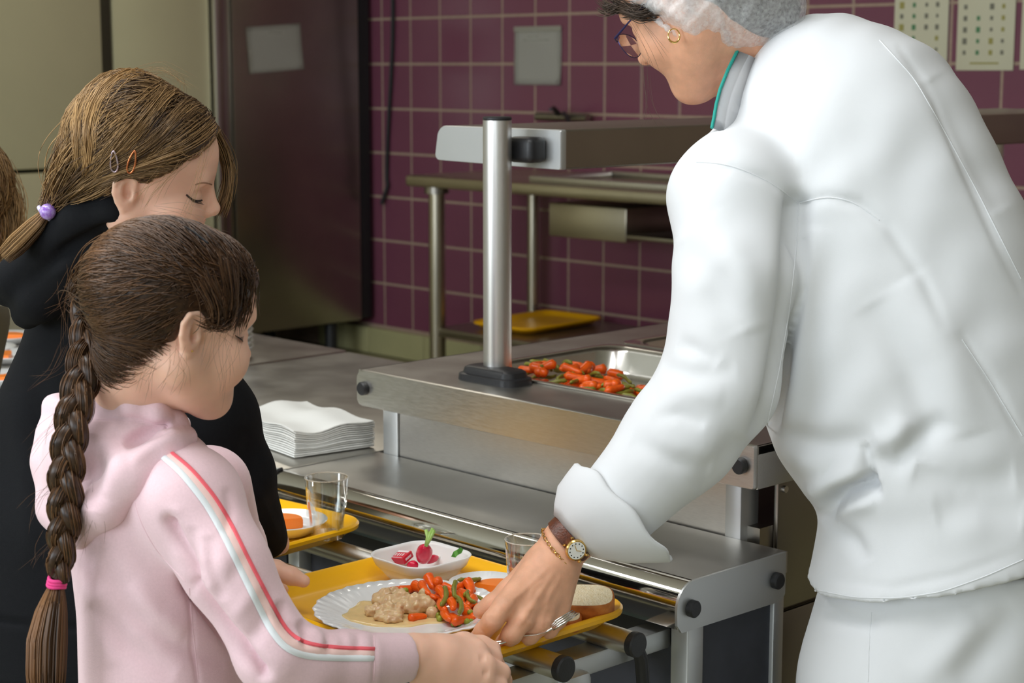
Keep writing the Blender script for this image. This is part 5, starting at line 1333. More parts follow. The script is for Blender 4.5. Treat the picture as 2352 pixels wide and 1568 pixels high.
# ================================================================== THE GIRL IN BLACK
bk = thing('person', tuple(to_world(floor_local(250, 1300, 2.34))), 'girl in black hooded top with purple bobble in her light brown hair', 'person')
s = Sculpt((-0.76, -0.66, 1.98), (-0.25, 0.20, 2.56), 0.0052)
s.loft([(540, 170, 300, 2.24, 0.05), (600, 110, 370, 2.26, 0.08), (680, 85, 440, 2.29, 0.11), (780, 62, 500, 2.32, 0.125), (900, 6, 530, 2.33, 0.13), (1000, -30, 540, 2.34, 0.13), (1200, -60, 540, 2.320, 0.13), (1400, -70, 520, 2.320, 0.125), (1460, -62, 515, 2.320, 0.122), (1545, -60, 510, 2.320, 0.118)], 0.0)
s.chain([LP(420, 850, 2.27), LP(490, 960, 2.25), LP(545, 1090, 2.28), LP(612, 1235, 2.36)], [0.06, 0.055, 0.046, 0.029], 0.02)
s.chain([LP(220, 850, 2.39), LP(300, 1040, 2.44), LP(440, 1170, 2.50)], [0.06, 0.045, 0.033], 0.02)
# hood: two thick rolls around the neck
s.chain([LP(326, 505, 2.105), LP(262, 484, 2.085), LP(190, 502, 2.10), LP(118, 568, 2.13), LP(45, 638, 2.17), LP(20, 662, 2.2)], [0.013, 0.021, 0.025, 0.027, 0.027, 0.024], 0.012)
s.chain([LP(330, 560, 2.15), LP(240, 560, 2.13), LP(160, 610, 2.13), LP(90, 690, 2.16), LP(62, 720, 2.19)], [0.02, 0.026, 0.028, 0.026, 0.020], 0.010)
s.ell(LP(230, 620, 2.24), (0.10, 0.07, 0.09), 0.02)
s.chain([LP(300, 380, 2.15), LP(255, 520, 2.22), LP(240, 560, 2.24)], [0.036, 0.036, 0.034], 0.006, op='-')
V, Q = s.mesh(); V = relax(V, Q, 2); W = to_world(V)
W = folds(W, Q, [([(320, 530), (240, 525), (150, 570), (70, 650)], 12, -0.008), ([(300, 545), (220, 560), (120, 640)], 14, 0.004), ([(60, 800), (100, 950), (120, 1100)], 30, -0.006), ([(30, 900), (60, 1100), (70, 1300)], 26, 0.005), ([(0, 1425), (100, 1440), (190, 1440)], 7, -0.004, 'e'), ([(560, 980), (575, 1060), (600, 1140)], 18, -0.004), ([(585, 1120), (620, 1190), (640, 1240)], 10, 0.003)])
bh = skin_obj('hooded_top', W, Q, M['black_fleece'], bk)
s = Sculpt((-0.78, -1.45, 2.0), (-0.22, -0.36, 2.85), 0.009)
g1 = P(235, 1500, 2.320); 
s.loft([(1500, -50, 500, 2.320, 0.112), (1640, -50, 500, 2.320, 0.11)], 0.0)
for sg in (-1, 1):
    c = np.array([g1[0], g1[1], 0]) + lat * 0.05 * sg
    s.chain([to_local(c + (0, 0, 0.49)), to_local(c + (0, 0, 0.32)), to_local(c + (0, 0, 0.06))], [0.082, 0.068, 0.058], 0.05)
s.cut(to_local(np.array([g1[0], g1[1], 0.045])), -WUP, 0.003)
V, Q = s.mesh(); skin_obj('jeans', to_world(relax(V, Q, 2)), Q, M['jeans'], bk)
for sg in (-1, 1): shoe(bk, np.array([g1[0], g1[1], 0]) + lat * 0.06 * sg, cR, 0.22)

HB = Head((0.96, -0.237, 0.13), (0.275, 0.887, -0.37), 0.93, (0, 0, 0), LP(326, 400, 2.12))
sH = head_sculpt(0.22, 0.9, neck=False)
nb = np.array([0, -2.6, -3.0]); ne = HB.cm(LP(245, 585, 2.24)); ne = nb + (ne - nb) * min(1, 13.0 / np.linalg.norm(ne - nb))
sH.cone(nb, ne, 4.3, 4.4, 2.4)
V, Q = sH.mesh(); V = relax(V, Q, 1); parts = [(HB.wld(V), Q)]; bk_head_tree = bvh(*parts[0])
s = Sculpt((-0.42, -0.32, 2.22), (-0.27, -0.16, 2.50), 0.0022)          # hand at the tray, mostly inside the sleeve
s.chain([LP(600, 1215, 2.355), LP(628, 1240, 2.40)], [0.022, 0.02], 0.01)
for k in range(4): s.chain([LP(628, 1232 + 6 * k, 2.40), LP(645, 1240 + 5 * k, 2.425), LP(640, 1250 + 4 * k, 2.445)], [0.011, 0.0095, 0.008], 0.004)
s.chain([LP(610, 1190, 2.40), LP(622, 1165, 2.43), LP(625, 1150, 2.45)], [0.012, 0.010, 0.0085], 0.004)
V, Q = s.mesh(); parts.append((to_world(V), Q))
s = Sculpt((-0.74, -0.62, 2.05), (-0.25, 0.16, 2.55), 0.014)
s.chain([LP(245, 570, 2.24), LP(250, 800, 2.32), LP(240, 1500, 2.320)], [0.045, 0.08, 0.09], 0.02)
s.chain([LP(420, 850, 2.27), LP(490, 960, 2.25), LP(545, 1090, 2.28), LP(605, 1220, 2.355)], [0.035, 0.033, 0.03, 0.022], 0.015)
V, Q = s.mesh(); parts.append((to_world(V), Q))
V, Q = join(parts); skin_obj('body', V, Q, M['skin_child'], bk)

M['hair_bk'] = hair_mat('light_brown_hair', srgb(56, 38, 26), srgb(186, 148, 100), 0.38)
rs = np.random.RandomState(31)
def ex(s):
    s.ell((0, -2.6, 5.6), (7.4, 6.4, 6.4), 2.0)
V, Q = hair_cap(HB, (7.8, 8.8, 8.0), 0.3, (0.88, -1.0, 0.4), (2.6, 2.0, 2.7), 1, ex)
W = HB.wld(V); capb = skin_obj('hair', W, Q, M['hair_bk'], bk); tint_obj(capb, rs, 0.0, 0.12); bk_cap = bvh(W, Q)
N = vnormals(W, orient(W, Q)); vis = np.nonzero((N * (CAM - W)).sum(1) > -0.6)[0]
st = W[rs.choice(vis, 4200)]
x_, y_, _ = project(st)
G2 = to_world(LP(118, 478, 2.112)); Gm = to_world(LP(200, 415, 2.06))
gl_ = G2 + rs.normal(0, 0.006, (len(st), 3))
S = comb(bk_cap, st, gl_, 16, 0.0020, rs, 0.003)
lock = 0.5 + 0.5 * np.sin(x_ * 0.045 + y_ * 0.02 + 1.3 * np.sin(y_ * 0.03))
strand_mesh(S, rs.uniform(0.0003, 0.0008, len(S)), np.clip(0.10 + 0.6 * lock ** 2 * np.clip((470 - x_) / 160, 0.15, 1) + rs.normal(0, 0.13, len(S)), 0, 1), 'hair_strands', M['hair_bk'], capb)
# raised locks that give the crown its ridges
ridges = [[(330, 175, 2.10), (260, 240, 2.06), (225, 320, 2.045), (205, 390, 2.05), (160, 440, 2.09), (120, 478, 2.11)], [(400, 210, 2.10), (310, 290, 2.05), (250, 370, 2.04), (200, 415, 2.05), (125, 475, 2.11)], [(450, 250, 2.10), (370, 320, 2.05), (280, 370, 2.035), (210, 410, 2.05), (130, 470, 2.11)],
          [(480, 300, 2.09), (410, 350, 2.055), (320, 378, 2.035), (220, 412, 2.045), (135, 470, 2.11)], [(260, 190, 2.12), (200, 270, 2.09), (180, 350, 2.08), (165, 410, 2.09), (120, 475, 2.11)], [(390, 395, 2.05), (330, 405, 2.03), (250, 425, 2.04), (180, 445, 2.08), (125, 482, 2.11)], [(300, 175, 2.11), (235, 250, 2.07), (205, 330, 2.055), (180, 420, 2.07), (118, 476, 2.11)]]
S = []; T_ = []
for k, ln in enumerate(ridges):
    L = np.array([to_world(LP(*p)) for p in ln]); t = np.linspace(0, 1, len(L)); tt_ = np.linspace(0, 1, 20)
    b0 = np.stack([np.interp(tt_, t, L[:, i]) for i in range(3)], -1)
    for _ in range(3): b0[1:-1] = .25 * b0[:-2] + .5 * b0[1:-1] + .25 * b0[2:]
    for q in range(70):
        o = rs.normal(0, 0.0075, 3); path = []
        for i, p in enumerate(b0):
            q_ = p + o * (1 - 0.75 * (i / 19))
            hh = bk_cap.find_nearest(Vector(q_)); c = np.array(hh[0]); nn = np.array(hh[1])
            path.append(c + nn * (0.0018 + 0.0035 * abs(rs.normal()) * 0.3 + 0.004 * math.exp(-np.dot(o, o) / 0.00006) * math.sin(PI * min(1, i / 15))) if i < 15 else q_)
        S.append(path); T_.append(np.clip((0.85, 0.5, 0.3, 0.5, 0.55, 0.3, 0.7)[k] + rs.normal(0, 0.15), 0, 1))
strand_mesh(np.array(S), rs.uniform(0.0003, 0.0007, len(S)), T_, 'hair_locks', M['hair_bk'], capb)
wisps([[(480, 290, 2.12), (512, 340, 2.14), (527, 400, 2.15), (520, 450, 2.15), (503, 490, 2.15)], [(470, 280, 2.12), (520, 350, 2.16), (532, 400, 2.17), (515, 460, 2.17)]], 0.0006, 0.35, 'far_lock', bk, M['hair_bk'], 0.004, 80, 8)
wisps([[(470, 330, 2.07), (460, 390, 2.05), (445, 450, 2.05), (430, 500, 2.05)], [(430, 370, 2.045), (380, 420, 2.035), (350, 450, 2.03)], [(380, 400, 2.035), (340, 440, 2.03), (320, 470, 2.03)], [(320, 165, 2.10), (380, 160, 2.10), (420, 190, 2.10), (415, 215, 2.1)], [(300, 170, 2.1), (370, 150, 2.1), (440, 200, 2.1)]], 0.00016, 0.6, 'loose_hair', bk, M['hair_bk'], 0.006, 8, 9)
# tied end below the bobble
rs = np.random.RandomState(33); S = []; T_ = []
for q in range(420):
    a, r = rs.uniform(0, 2 * PI), math.sqrt(rs.uniform(0, 1)); u_, v_ = r * math.cos(a), r * math.sin(a); ln = rs.uniform(0.8, 1.03); pts = []
    for t in np.linspace(0, 1, 10):
        tt = t * ln; cx_, cy_ = np.interp(tt, [0, .3, .7, 1], [118, 88, 45, 6]), np.interp(tt, [0, .3, .7, 1], [476, 512, 555, 592]); w = np.interp(tt, [0, 0.12, .35, .75, 1], [12, 13, 22, 26, 20])
        pts.append(LP(cx_ + u_ * w * 0.75, cy_ + u_ * w * 0.66, 2.108 - 0.02 * tt + v_ * w * 0.0005))
    S.append(to_world(np.array(pts))); T_.append(np.clip(0.55 - 0.35 * u_ * (1 if u_ > 0 else 0.4) + rs.normal(0, 0.15), 0, 1))
strand_mesh(np.array(S), rs.uniform(0.0005, 0.001, len(S)), T_, 'hair_tail', M['hair_bk'], bk)
bm = bmesh.new(); c = LP(110, 486, 2.092)
M['bobble'] = mat('purple_bobble', srgb(196, 176, 232), 0.25, color2=srgb(140, 84, 196), scale=260, sss=0.2, coat=0.5)
o_ = to_world(c); obj('bobble', lathe([(0, 0.0098)] + [(0.0098 * math.sin(a), 0.0098 * math.cos(a)) for a in np.linspace(0.2, PI - 0.2, 12)] + [(0, -0.0098)], tuple(o_), 24), M['bobble'], bk, 180)
pts = [to_world(LP(103, 490, 2.105) + pxv(.66, .75) * 0.0095 * math.cos(a) + np.array((0, 0, 1.0)) * 0.0095 * math.sin(a)) for a in np.linspace(0, 2 * PI, 20, endpoint=False)]
obj('bobble_band', tube(pts, 0.0028, 8, closed=True), mat('lilac_band', srgb(206, 200, 230), 0.5), bk, 180)
# snap clips
def clip(cx_, cy_, ang, w, h, m, label):
    pts = []
    for a in np.linspace(0, 2 * PI, 26, endpoint=False):
        x = w * math.sin(a) * (1 - 0.35 * math.cos(a)); y = -h * math.cos(a)
        px_, py_ = cx_ + x * math.cos(ang) - y * math.sin(ang), cy_ + x * math.sin(ang) + y * math.cos(ang)
        p, nn = hit(bk_cap, px_, py_)
        if p is None: return
        v = CAM - p; v /= np.linalg.norm(v); pts.append(p + v * 0.006)
    o = obj('hair_clip', tube(pts, 0.0011, 8, closed=True), m, None, 180)
    return tag(o, label, 'hair clip', 'snap clips in the light brown hair')
clip(262, 371, -0.06, 8, 24, mat('lilac_metal', srgb(196, 176, 186), 0.25, 0.7), 'lilac silver snap clip in the light brown hair')
clip(303, 372, 0.25, 8, 26, mat('copper_metal', srgb(226, 140, 92), 0.22, 0.8), 'copper orange snap clip in the light brown hair')
# eye and brow
bm = bmesh.new()
for ln, r in (([(428, 447), (440, 458), (452, 463), (464, 460)], 0.0011), ([(430, 450), (443, 461), (455, 466)], 0.0008)): cord(bk_head_tree, ln, r, 0.0004, step=3, bm=bm)
for k in range(8):
    p, nn = hit(bk_head_tree, 438 + 3.2 * k, 457 + 0.8 * k)
    if p is not None: tube([p, p + to_world(LP(0, 0, 1)) * 0 + cR * 0.0025 - cU * 0.003, p + cR * 0.005 - cU * 0.0042], [0.0004, 0.0003, 0.0001], 5, bm=bm)
obj('eyelashes', bm, M['lash'], bk)
M['brow'] = mat('brown_brow', srgb(150, 112, 88), 0.7)
obj('eyebrow', cord(bk_head_tree, [(448, 424), (462, 417), (476, 418), (486, 424)], 0.0009, 0.0, step=4), M['brow'], bk)

# ================================================================== CHILD AT THE LEFT EDGE
lf = thing('person', tuple(to_world(floor_local(-90, 1300, 2.85))), 'child with long fair brown hair cut off by the left edge', 'person')
HL = Head((-0.5, -0.2, 0.8), (0.1, 0.95, -0.1), 0.98, (0, 0, 0), LP(-95, 480, 2.85))
sH = head_sculpt(0.32, 0.9, neck_r=4.4); V, Q = sH.mesh(); parts = [(HL.wld(V), Q)]
s = Sculpt((-1.15, -1.0, 2.65), (-0.74, 0.1, 3.1), 0.016)
s.chain([LP(-100, 620, 2.87), LP(-110, 800, 2.87), LP(-110, 1300, 2.87)], [0.04, 0.05, 0.05], 0.03); V, Q = s.mesh(); parts.append((to_world(V), Q))
V, Q = join(parts); skin_obj('body', V, Q, M['skin_child'], lf)
V, Q = hair_cap(HL, (7.9, 9.9, 8.2), 0.4, (0.88, -1.0, 0.2), (0.2, 0.2, 0.2), 1, None, 0.4); W = HL.wld(V)
capl = skin_obj('hair', W, Q, M['hair_bk'], lf); rs = np.random.RandomState(5); tint_obj(capl, rs, 0.1, 0.4)
tr_ = bvh(W, Q); st = W[rs.choice(len(W), 700)]; S = comb(tr_, st, np.repeat(to_world(LP(-60, 560, 2.86))[None], 700, 0) + rs.normal(0, 0.03, (700, 3)), 12, 0.002, rs, 0.004)
strand_mesh(S, 0.0007, np.clip(rs.normal(0.55, 0.2, 700), 0, 1), 'hair_strands', M['hair_bk'], capl)
wisps([[(-20, 380, 2.86), (20, 430, 2.86), (38, 480, 2.86), (25, 545, 2.86), (0, 590, 2.87)], [(-30, 400, 2.85), (0, 460, 2.85), (15, 520, 2.85), (-10, 590, 2.86)]], 0.0007, 0.6, 'side_lock', lf, M['hair_bk'], 0.010, 160, 12)
s = Sculpt((-1.30, -0.95, 2.62), (-0.74, 0.07, 3.15), 0.012)
s.loft([(640, -190, -10, 2.87, 0.07), (720, -260, 20, 2.87, 0.11), (900, -280, -20, 2.87, 0.12), (1300, -270, -30, 2.87, 0.12)], 0.0); V, Q = s.mesh()
skin_obj('jumper', to_world(relax(V, Q, 1)), Q, mat('olive_jumper', srgb(96, 92, 76), 0.9), lf)
s = Sculpt((-1.30, -1.5, 2.72), (-0.75, -0.30, 3.6), 0.014); g2 = P(-140, 1200, 2.87)
for sg in (-1, 1):
    c = np.array([g2[0], g2[1], 0]) + lat * 0.06 * sg
    s.chain([to_local(c + (0, 0, 0.72)), to_local(c + (0, 0, 0.34)), to_local(c + (0, 0, 0.06))], [0.095, 0.068, 0.058], 0.05)
s.cut(to_local(np.array([g2[0], g2[1], 0.045])), -WUP, 0.003)
V, Q = s.mesh(); skin_obj('jeans', to_world(relax(V, Q, 1)), Q, M['jeans'], lf)
for sg in (-1, 1): shoe(lf, np.array([g2[0], g2[1], 0]) + lat * 0.06 * sg, cR, 0.22)
# ================================================================== FOOD AND TABLEWARE ON THE TRAYS
TF = 0.6835                      # top of a tray floor
PC = (-1.640, 1.398)             # dinner plate
def pfn(a, r, z, i):
    rib = 0.00045 * math.sin(44 * a) * max(0, (r - 0.07) / 0.048); sc = 1 + 0.010 * math.cos(22 * a) * max(0, (r - 0.1) / 0.018)
    return r * sc, z + rib
pr = [(0, 0), (0.058, 0), (0.062, 0.001), (0.08, 0.006), (0.10, 0.0145), (0.117, 0.0205), (0.1195, 0.0225), (0.117, 0.0235), (0.10, 0.018), (0.083, 0.0105), (0.072, 0.0065), (0.06, 0.0052), (0.03, 0.005), (0, 0.005)]
plate = tag(obj('dinner_plate', lathe(pr, (PC[0], PC[1], TF), 176, fn=pfn), M['white_glaze'], None, 180), 'white fluted plate of chicken, carrots and beans on the near tray', 'plate')
PZ = TF + 0.0052
M['carrot'] = mat('cooked_carrot', srgb(244, 98, 18), 0.28, sss=0.35, sss_col=(0.006, 0.002, 0.001), var=0.18, scale=120, bump=0.15, bscale=260)
M['bean'] = mat('green_bean', srgb(126, 124, 44), 0.35, sss=0.2, var=0.22, scale=110, bump=0.15, bscale=300)
M['pea'] = mat('cooked_pea', srgb(148, 156, 52), 0.35, sss=0.25, var=0.1, scale=200)
M['chicken'] = mat('stewed_chicken', srgb(228, 200, 154), 0.3, color2=srgb(206, 168, 128), scale=90, sss=0.35, bump=0.35, bscale=240, coat=0.3)
M['sauce'] = mat('pale_gravy', srgb(236, 204, 146), 0.14, sss=0.3, var=0.07, scale=60)
M['bread'] = mat('bread_crumb', srgb(250, 240, 210), 0.95, color2=srgb(240, 224, 184), scale=200, bump=0.9, bscale=420)
M['crust'] = mat('bread_crust', srgb(206, 130, 62), 0.6, color2=srgb(170, 92, 38), scale=60, bump=0.3, bscale=300)

def carrot_mesh(seed, L=0.034, r=0.0068):
    rn = random.Random(seed); bend = rn.uniform(-.004, .004); blunt = rn.random() < 0.45; pts = []; rs_ = []
    for k in range(9):
        t = k / 8; pts.append((L * (t - 0.5), bend * math.sin(t * PI), 0))
        w = (1.0 - 0.45 * t) if not blunt else (0.85 + 0.15 * math.sin(t * PI))
        e = min(1, math.sqrt(max(0.0, 1 - (1 - t / 0.14) ** 2)) if t < 0.14 else 1, math.sqrt(max(0.0, 1 - ((t - 0.84) / 0.17) ** 2)) if t > 0.84 else 1)
        rs_.append(max(r * 0.22, r * w * e))
    bm = tube(pts, rs_, 10); bmesh.ops.recalc_face_normals(bm, faces=bm.faces)
    me = bpy.data.meshes.new('carrot'); bm.to_mesh(me); bm.free(); me.shade_smooth(); me.materials.append(M['carrot']); return me
def bean_mesh(seed, L=0.058, r=0.0036):
    rn = random.Random(seed); b1, b2 = rn.uniform(-.007, .007), rn.uniform(-.003, .003)
    pts = [(L * (k / 10 - 0.5), b1 * math.sin(k / 10 * PI), b2 * math.sin(k / 10 * 2 * PI)) for k in range(11)]
    rs_ = [r * (0.35 if k in (0,) else 0.3 if k == 10 else 1 + 0.1 * math.sin(k * 2.1)) for k in range(11)]
    bm = tube(pts, rs_, 8, flat=0.8); bmesh.ops.recalc_face_normals(bm, faces=bm.faces)
    me = bpy.data.meshes.new('bean'); bm.to_mesh(me); bm.free(); me.shade_smooth(); me.materials.append(M['bean']); return me
def ball_mesh(name, r, m, seed=0, lump=0.0):
    bm = bmesh.new(); bmesh.ops.create_icosphere(bm, subdivisions=2, radius=r); rn = random.Random(seed)
    for v in bm.verts: v.co *= 1 + rn.uniform(-lump, lump)
    me = bpy.data.meshes.new(name); bm.to_mesh(me); bm.free(); me.shade_smooth(); me.materials.append(m); return me
CM = [carrot_mesh(k, 0.025 + 0.004 * (k % 4), 0.0066 + 0.0007 * (k % 3)) for k in range(7)]
BM = [bean_mesh(k, 0.040 + 0.006 * (k % 3)) for k in range(5)]
PM = ball_mesh('pea', 0.0042, M['pea'], 2, 0.03)
def put(me, name, p, yaw, pitch, label, cat, group, roll=0.0, scale=1.0):
    o = bpy.data.objects.new(name, me); COL.objects.link(o); o.location = p
    o.rotation_euler = (Matrix.Rotation(yaw, 3, 'Z') @ Matrix.Rotation(pitch, 3, 'Y') @ Matrix.Rotation(roll, 3, 'X')).to_euler(); o.scale = (scale,) * 3
    return tag(o, label, cat, group)
def seen(px, py, z): q = at_z(px, py, z); return (q[0], q[1], z)
def yaw_px(dx, dy, p):
    """heading on a level surface that runs along a picture direction"""

    x, y, _ = project(np.array([p])); q0 = at_z(float(x[0]), float(y[0]), p[2]); q1 = at_z(float(x[0]) + dx, float(y[0]) + dy, p[2]); d = q1 - q0
    return math.atan2(d[1], d[0])
Z0 = PZ + 0.0062
# (px, py, height above plate, direction in the picture, pitch)
carrots = [(908, 1356, 0.004, (30, -10), 0), (934, 1352, 0.008, (30, -6), 0), (958, 1350, 0.012, (20, 14), 0), (978, 1352, 0.016, (26, 22), .2), (1002, 1342, 0.016, (-8, -20), .9), (988, 1336, 0.018, (22, 20), .4), (1012, 1362, 0.018, (20, 20), .2), (1030, 1352, 0.014, (20, 4), .2),
           (1052, 1346, 0.012, (20, -10), 0), (1074, 1348, 0.014, (8, 16), .3), (1084, 1352, 0.008, (14, 18), 0), (1104, 1372, 0.0, (26, -4), 0), (1080, 1382, 0.008, (-16, 20), .1), (1062, 1392, 0.006, (16, 8), 0), (1036, 1388, 0.016, (14, 30), .25), (1020, 1392, 0.010, (14, 24), .1), (1046, 1372, 0.012, (18, 8), .2),
           (1028, 1414, 0.004, (18, 26), 0), (1046, 1422, 0.0, (14, 10), 0), (1080, 1412, 0.002, (16, 10), 0), (1064, 1424, 0.002, (20, -4), 0), (960, 1418, -0.002, (26, -4), 0), (1096, 1392, 0.002, (20, 10), 0), (1012, 1378, 0.008, (20, 12), 0), (986, 1366, 0.010, (20, 10), 0), (1070, 1366, 0.012, (22, 6), .2)]
for k, (x, y, dz, d, pt) in enumerate(carrots):
    p = seen(x, y, Z0 + dz)
    lab = 'single carrot piece lying apart in the gravy on the plate' if k == 21 else 'small orange carrot among the vegetables on the fluted plate'
    put(CM[k % 7], 'carrot', p, yaw_px(*d, p), pt, lab, 'carrot', 'carrots on the plate')
beans = [(1016, 1368, 0.022, (-16, 36), .35), (1052, 1358, 0.022, (8, 30), .35), (1048, 1388, 0.020, (12, 34), .1), (1078, 1330, 0.012, (34, -8), .15), (960, 1344, 0.006, (34, -14), 0), (1000, 1338, 0.008, (40, -2), 0), (1084, 1370, 0.014, (16, 20), 0), (1100, 1384, 0.004, (14, 14), 0)]
for k, (x, y, dz, d, pt) in enumerate(beans):
    p = seen(x, y, Z0 + dz); put(BM[k % 5], 'green_bean', p, yaw_px(*d, p), pt, 'dull green bean among the carrots on the fluted plate', 'bean', 'beans on the plate')
peas = [(918, 1370, .006), (924, 1378, .006), (931, 1356, .016), (936, 1366, .014), (941, 1374, .012), (926, 1366, .012), (949, 1372, .010), (958, 1376, .008), (968, 1372, .01), (1012, 1404, .002), (1006, 1412, 0), (1010, 1420, 0), (1042, 1432, 0), (1054, 1431, 0), (1072, 1427, .002), (1080, 1424, .002), (1086, 1420, .002), (1071, 1366, .016), (1052, 1418, .004), (993, 1390, .004), (978, 1378, .008), (1002, 1396, .004), (1080, 1406, .008)]
for k, (x, y, dz) in enumerate(peas):
    put(PM, 'pea', seen(x, y, PZ + 0.0045 + dz), k, 0.3 * k, 'small green pea on the fluted plate', 'pea', 'peas on the plate', scale=0.9 + 0.15 * (k % 3) / 2)
def blob(name, rows, m, h, lump, fl_, z0, seed, label, cat):
    """lumpy mass on the plate from (px, py, radius, height) lobes"""
    lo = np.array([PC[0] - 0.13, PC[1] - 0.13, z0 - 0.012]); s = Sculpt(lo, (PC[0] + 0.13, PC[1] + 0.13, z0 + 0.05), h)
    for x, y, r, hh in rows:
        q = seen(x, y, z0 + hh * 0.5); s.ell(q, (r, r * 0.85, max(hh, 0.004) * 0.62), 0.004)
    V, Q = s.mesh(); V = relax(V, Q, 1)
    rn = np.random.RandomState(seed); N = vnormals(V, orient(V, Q)); d = np.zeros(len(V))
    for _ in range(14):
        kx = rn.normal(0, 1, 3) * rn.uniform(120, 480); d += np.sin(V @ kx + rn.uniform(0, 6)) * lump / 14 * 4
    o = skin_obj(name, V + N * d[:, None], Q, m, None)
    return tag(o, label, cat)
blob('chicken_piece', [(868, 1376, .010, .014), (885, 1370, .011, .020), (905, 1366, .010, .018), (922, 1376, .012, .022), (940, 1382, .010, .018), (955, 1386, .012, .022), (975, 1386, .011, .020), (986, 1392, .010, .014), (950, 1398, .012, .010), (925, 1392, .012, .014), (898, 1384, .010, .016), (882, 1386, .008, .012), (972, 1372, .006, .022)], M['chicken'], 0.0013, 0.0011, 0, PZ + 0.002, 3, 'stewed chicken piece behind, nearest to the carrots', 'chicken')
blob('chicken_piece', [(850, 1404, .008, .012), (864, 1400, .008, .015), (880, 1406, .010, .018), (896, 1402, .007, .019), (905, 1410, .010, .014), (917, 1402, .008, .018), (893, 1420, .010, .010), (872, 1416, .008, .011), (912, 1420, .008, .008)], M['chicken'], 0.0013, 0.0012, 0, PZ + 0.001, 8, 'stewed chicken piece in front, lying in pale gravy', 'chicken')
put(ball_mesh('onion', 0.0085, M['chicken'], 4, 0.05), 'onion', seen(993, 1407, PZ + 0.006), 0, 0, 'small pale onion beside the carrots on the plate', 'onion', None)
gv = []
for k in range(64):
    a = 2 * PI * k / 64; r = 1 + 0.06 * math.sin(3 * a + 1) + 0.05 * math.sin(5 * a) + 0.03 * math.sin(9 * a + 2)
    px_, py_ = 915 + 128 * r * math.cos(a), 1414 + 26 * r * math.sin(a); gv.append(at_z(px_, py_, PZ))
gx, gy = np.mean([g[0] for g in gv]), np.mean([g[1] for g in gv])
def rel(f, h):
    out = []
    for g in gv:
        x, y = gx + (g[0] - gx) * f, gy + (g[1] - gy) * f; r = math.hypot(x - PC[0], y - PC[1])
        if r > 0.1: x, y = PC[0] + (x - PC[0]) * 0.1 / r, PC[1] + (y - PC[1]) * 0.1 / r; r = 0.1
        out.append((x, y, TF + float(np.interp(r, [0, 0.06, 0.072, 0.083, 0.1], [0.0050, 0.0053, 0.0066, 0.0106, 0.0182])) + h))
    return out
tag(obj('gravy', ring_loft([rel(1.0, -0.0006), rel(0.995, 0.0004), rel(0.97, 0.0012), rel(0.9, 0.0015), rel(0.75, 0.0016), rel(0.5, 0.0016), rel(0.25, 0.0016), rel(0.05, 0.0016)], cap0=False), M['sauce'], None, 180), 'pool of pale gravy under the chicken', 'gravy')

# square bowl of radishes
BC = (-1.775, 1.537); RB = TF + 0.0355
def sq(w, r, z): return rr_ring(BC, w, w * 0.97, r, z, 8)
bowl = tag(obj('square_bowl', ring_loft([sq(0.068, 0.02, TF), sq(0.074, 0.022, TF + 0.001), sq(0.094, 0.027, TF + 0.014), sq(0.107, 0.03, TF + 0.022), sq(0.1085, 0.03, TF + 0.0225), sq(0.117, 0.032, RB - 0.002), sq(0.1185, 0.032, RB), sq(0.116, 0.031, RB + 0.001), sq(0.112, 0.030, RB - 0.004), sq(0.100, 0.028, TF + 0.02), sq(0.084, 0.024, TF + 0.008), sq(0.066, 0.02, TF + 0.004)]), M['opal'], None, 180), 'square white bowl of radishes on the near tray', 'bowl')
M['radish'] = mat('radish_skin', srgb(212, 22, 62), 0.25, var=0.1, scale=80, coat=0.3); M['radish_white'] = mat('radish_tip', srgb(244, 232, 226), 0.4); M['stalk'] = mat('radish_stalk', srgb(176, 206, 118), 0.4, color2=srgb(140, 180, 84), scale=80); M['leaf'] = mat('radish_leaf', srgb(84, 150, 48), 0.5)
def radish(a, b, r, label, stalk=None, tip=True, prof=None):
    a, b = np.array(a), np.array(b); prof = prof or [(0, .12), (.12, .6), (.3, .95), (.5, 1.0), (.72, .86), (.9, .5), (1.0, .15)]
    o = tag(obj('radish', tube([a + (b - a) * t for t, _ in prof], [r * w for _, w in prof], 18), M['radish'], None, 180), label, 'radish', 'radishes in the bowl')
    if tip: obj('root_tip', tube([b - (b - a) * 0.18, b - (b - a) * 0.02, b + (b - a) * 0.12, b + (b - a) * 0.4], [r * 0.62, r * 0.40, r * 0.16, r * 0.05], 10), M['radish_white'], o, 180)
    if stalk is not None:
        bm = bmesh.new(); rn = random.Random(3)
        for k in range(5):
            e = a + np.array(stalk) * rn.uniform(.8, 1.1) + np.array([rn.uniform(-.006, .006), rn.uniform(-.006, .006), 0])
            tube([a + (b - a) * 0.02, (a + e) / 2 + np.array([rn.uniform(-.002, .002)] * 3), e], [0.0022, 0.0021, 0.0026], 8, bm=bm)
        obj('stalk', bm, M['stalk'], o, 180)
    return o
r1a, r1b = at_z(978, 1254, RB + 0.014), at_z(970, 1290, TF + 0.016)
radish(r1a, r1b, 0.0115, 'upright red radish with green stalks in the square bowl', stalk=(at_z(992, 1216, RB + 0.034) - r1a), tip=False)
radish(at_z(972, 1288, TF + 0.020), at_z(1008, 1279, TF + 0.019), 0.0062, 'long red radish lying with its white tip to the right')
radish(at_z(960, 1296, TF + 0.017), at_z(935, 1300, TF + 0.012), 0.007, 'small dark red radish half hidden at the bowl rim', tip=False)
obj_s = bmesh.new()
lf_ = [at_z(x, y, RB + 0.004 + 0.0001 * (1278 - y)) for x, y in ((1036, 1278), (1042, 1266), (1050, 1262), (1058, 1256), (1064, 1262), (1060, 1270), (1052, 1274), (1046, 1280))]
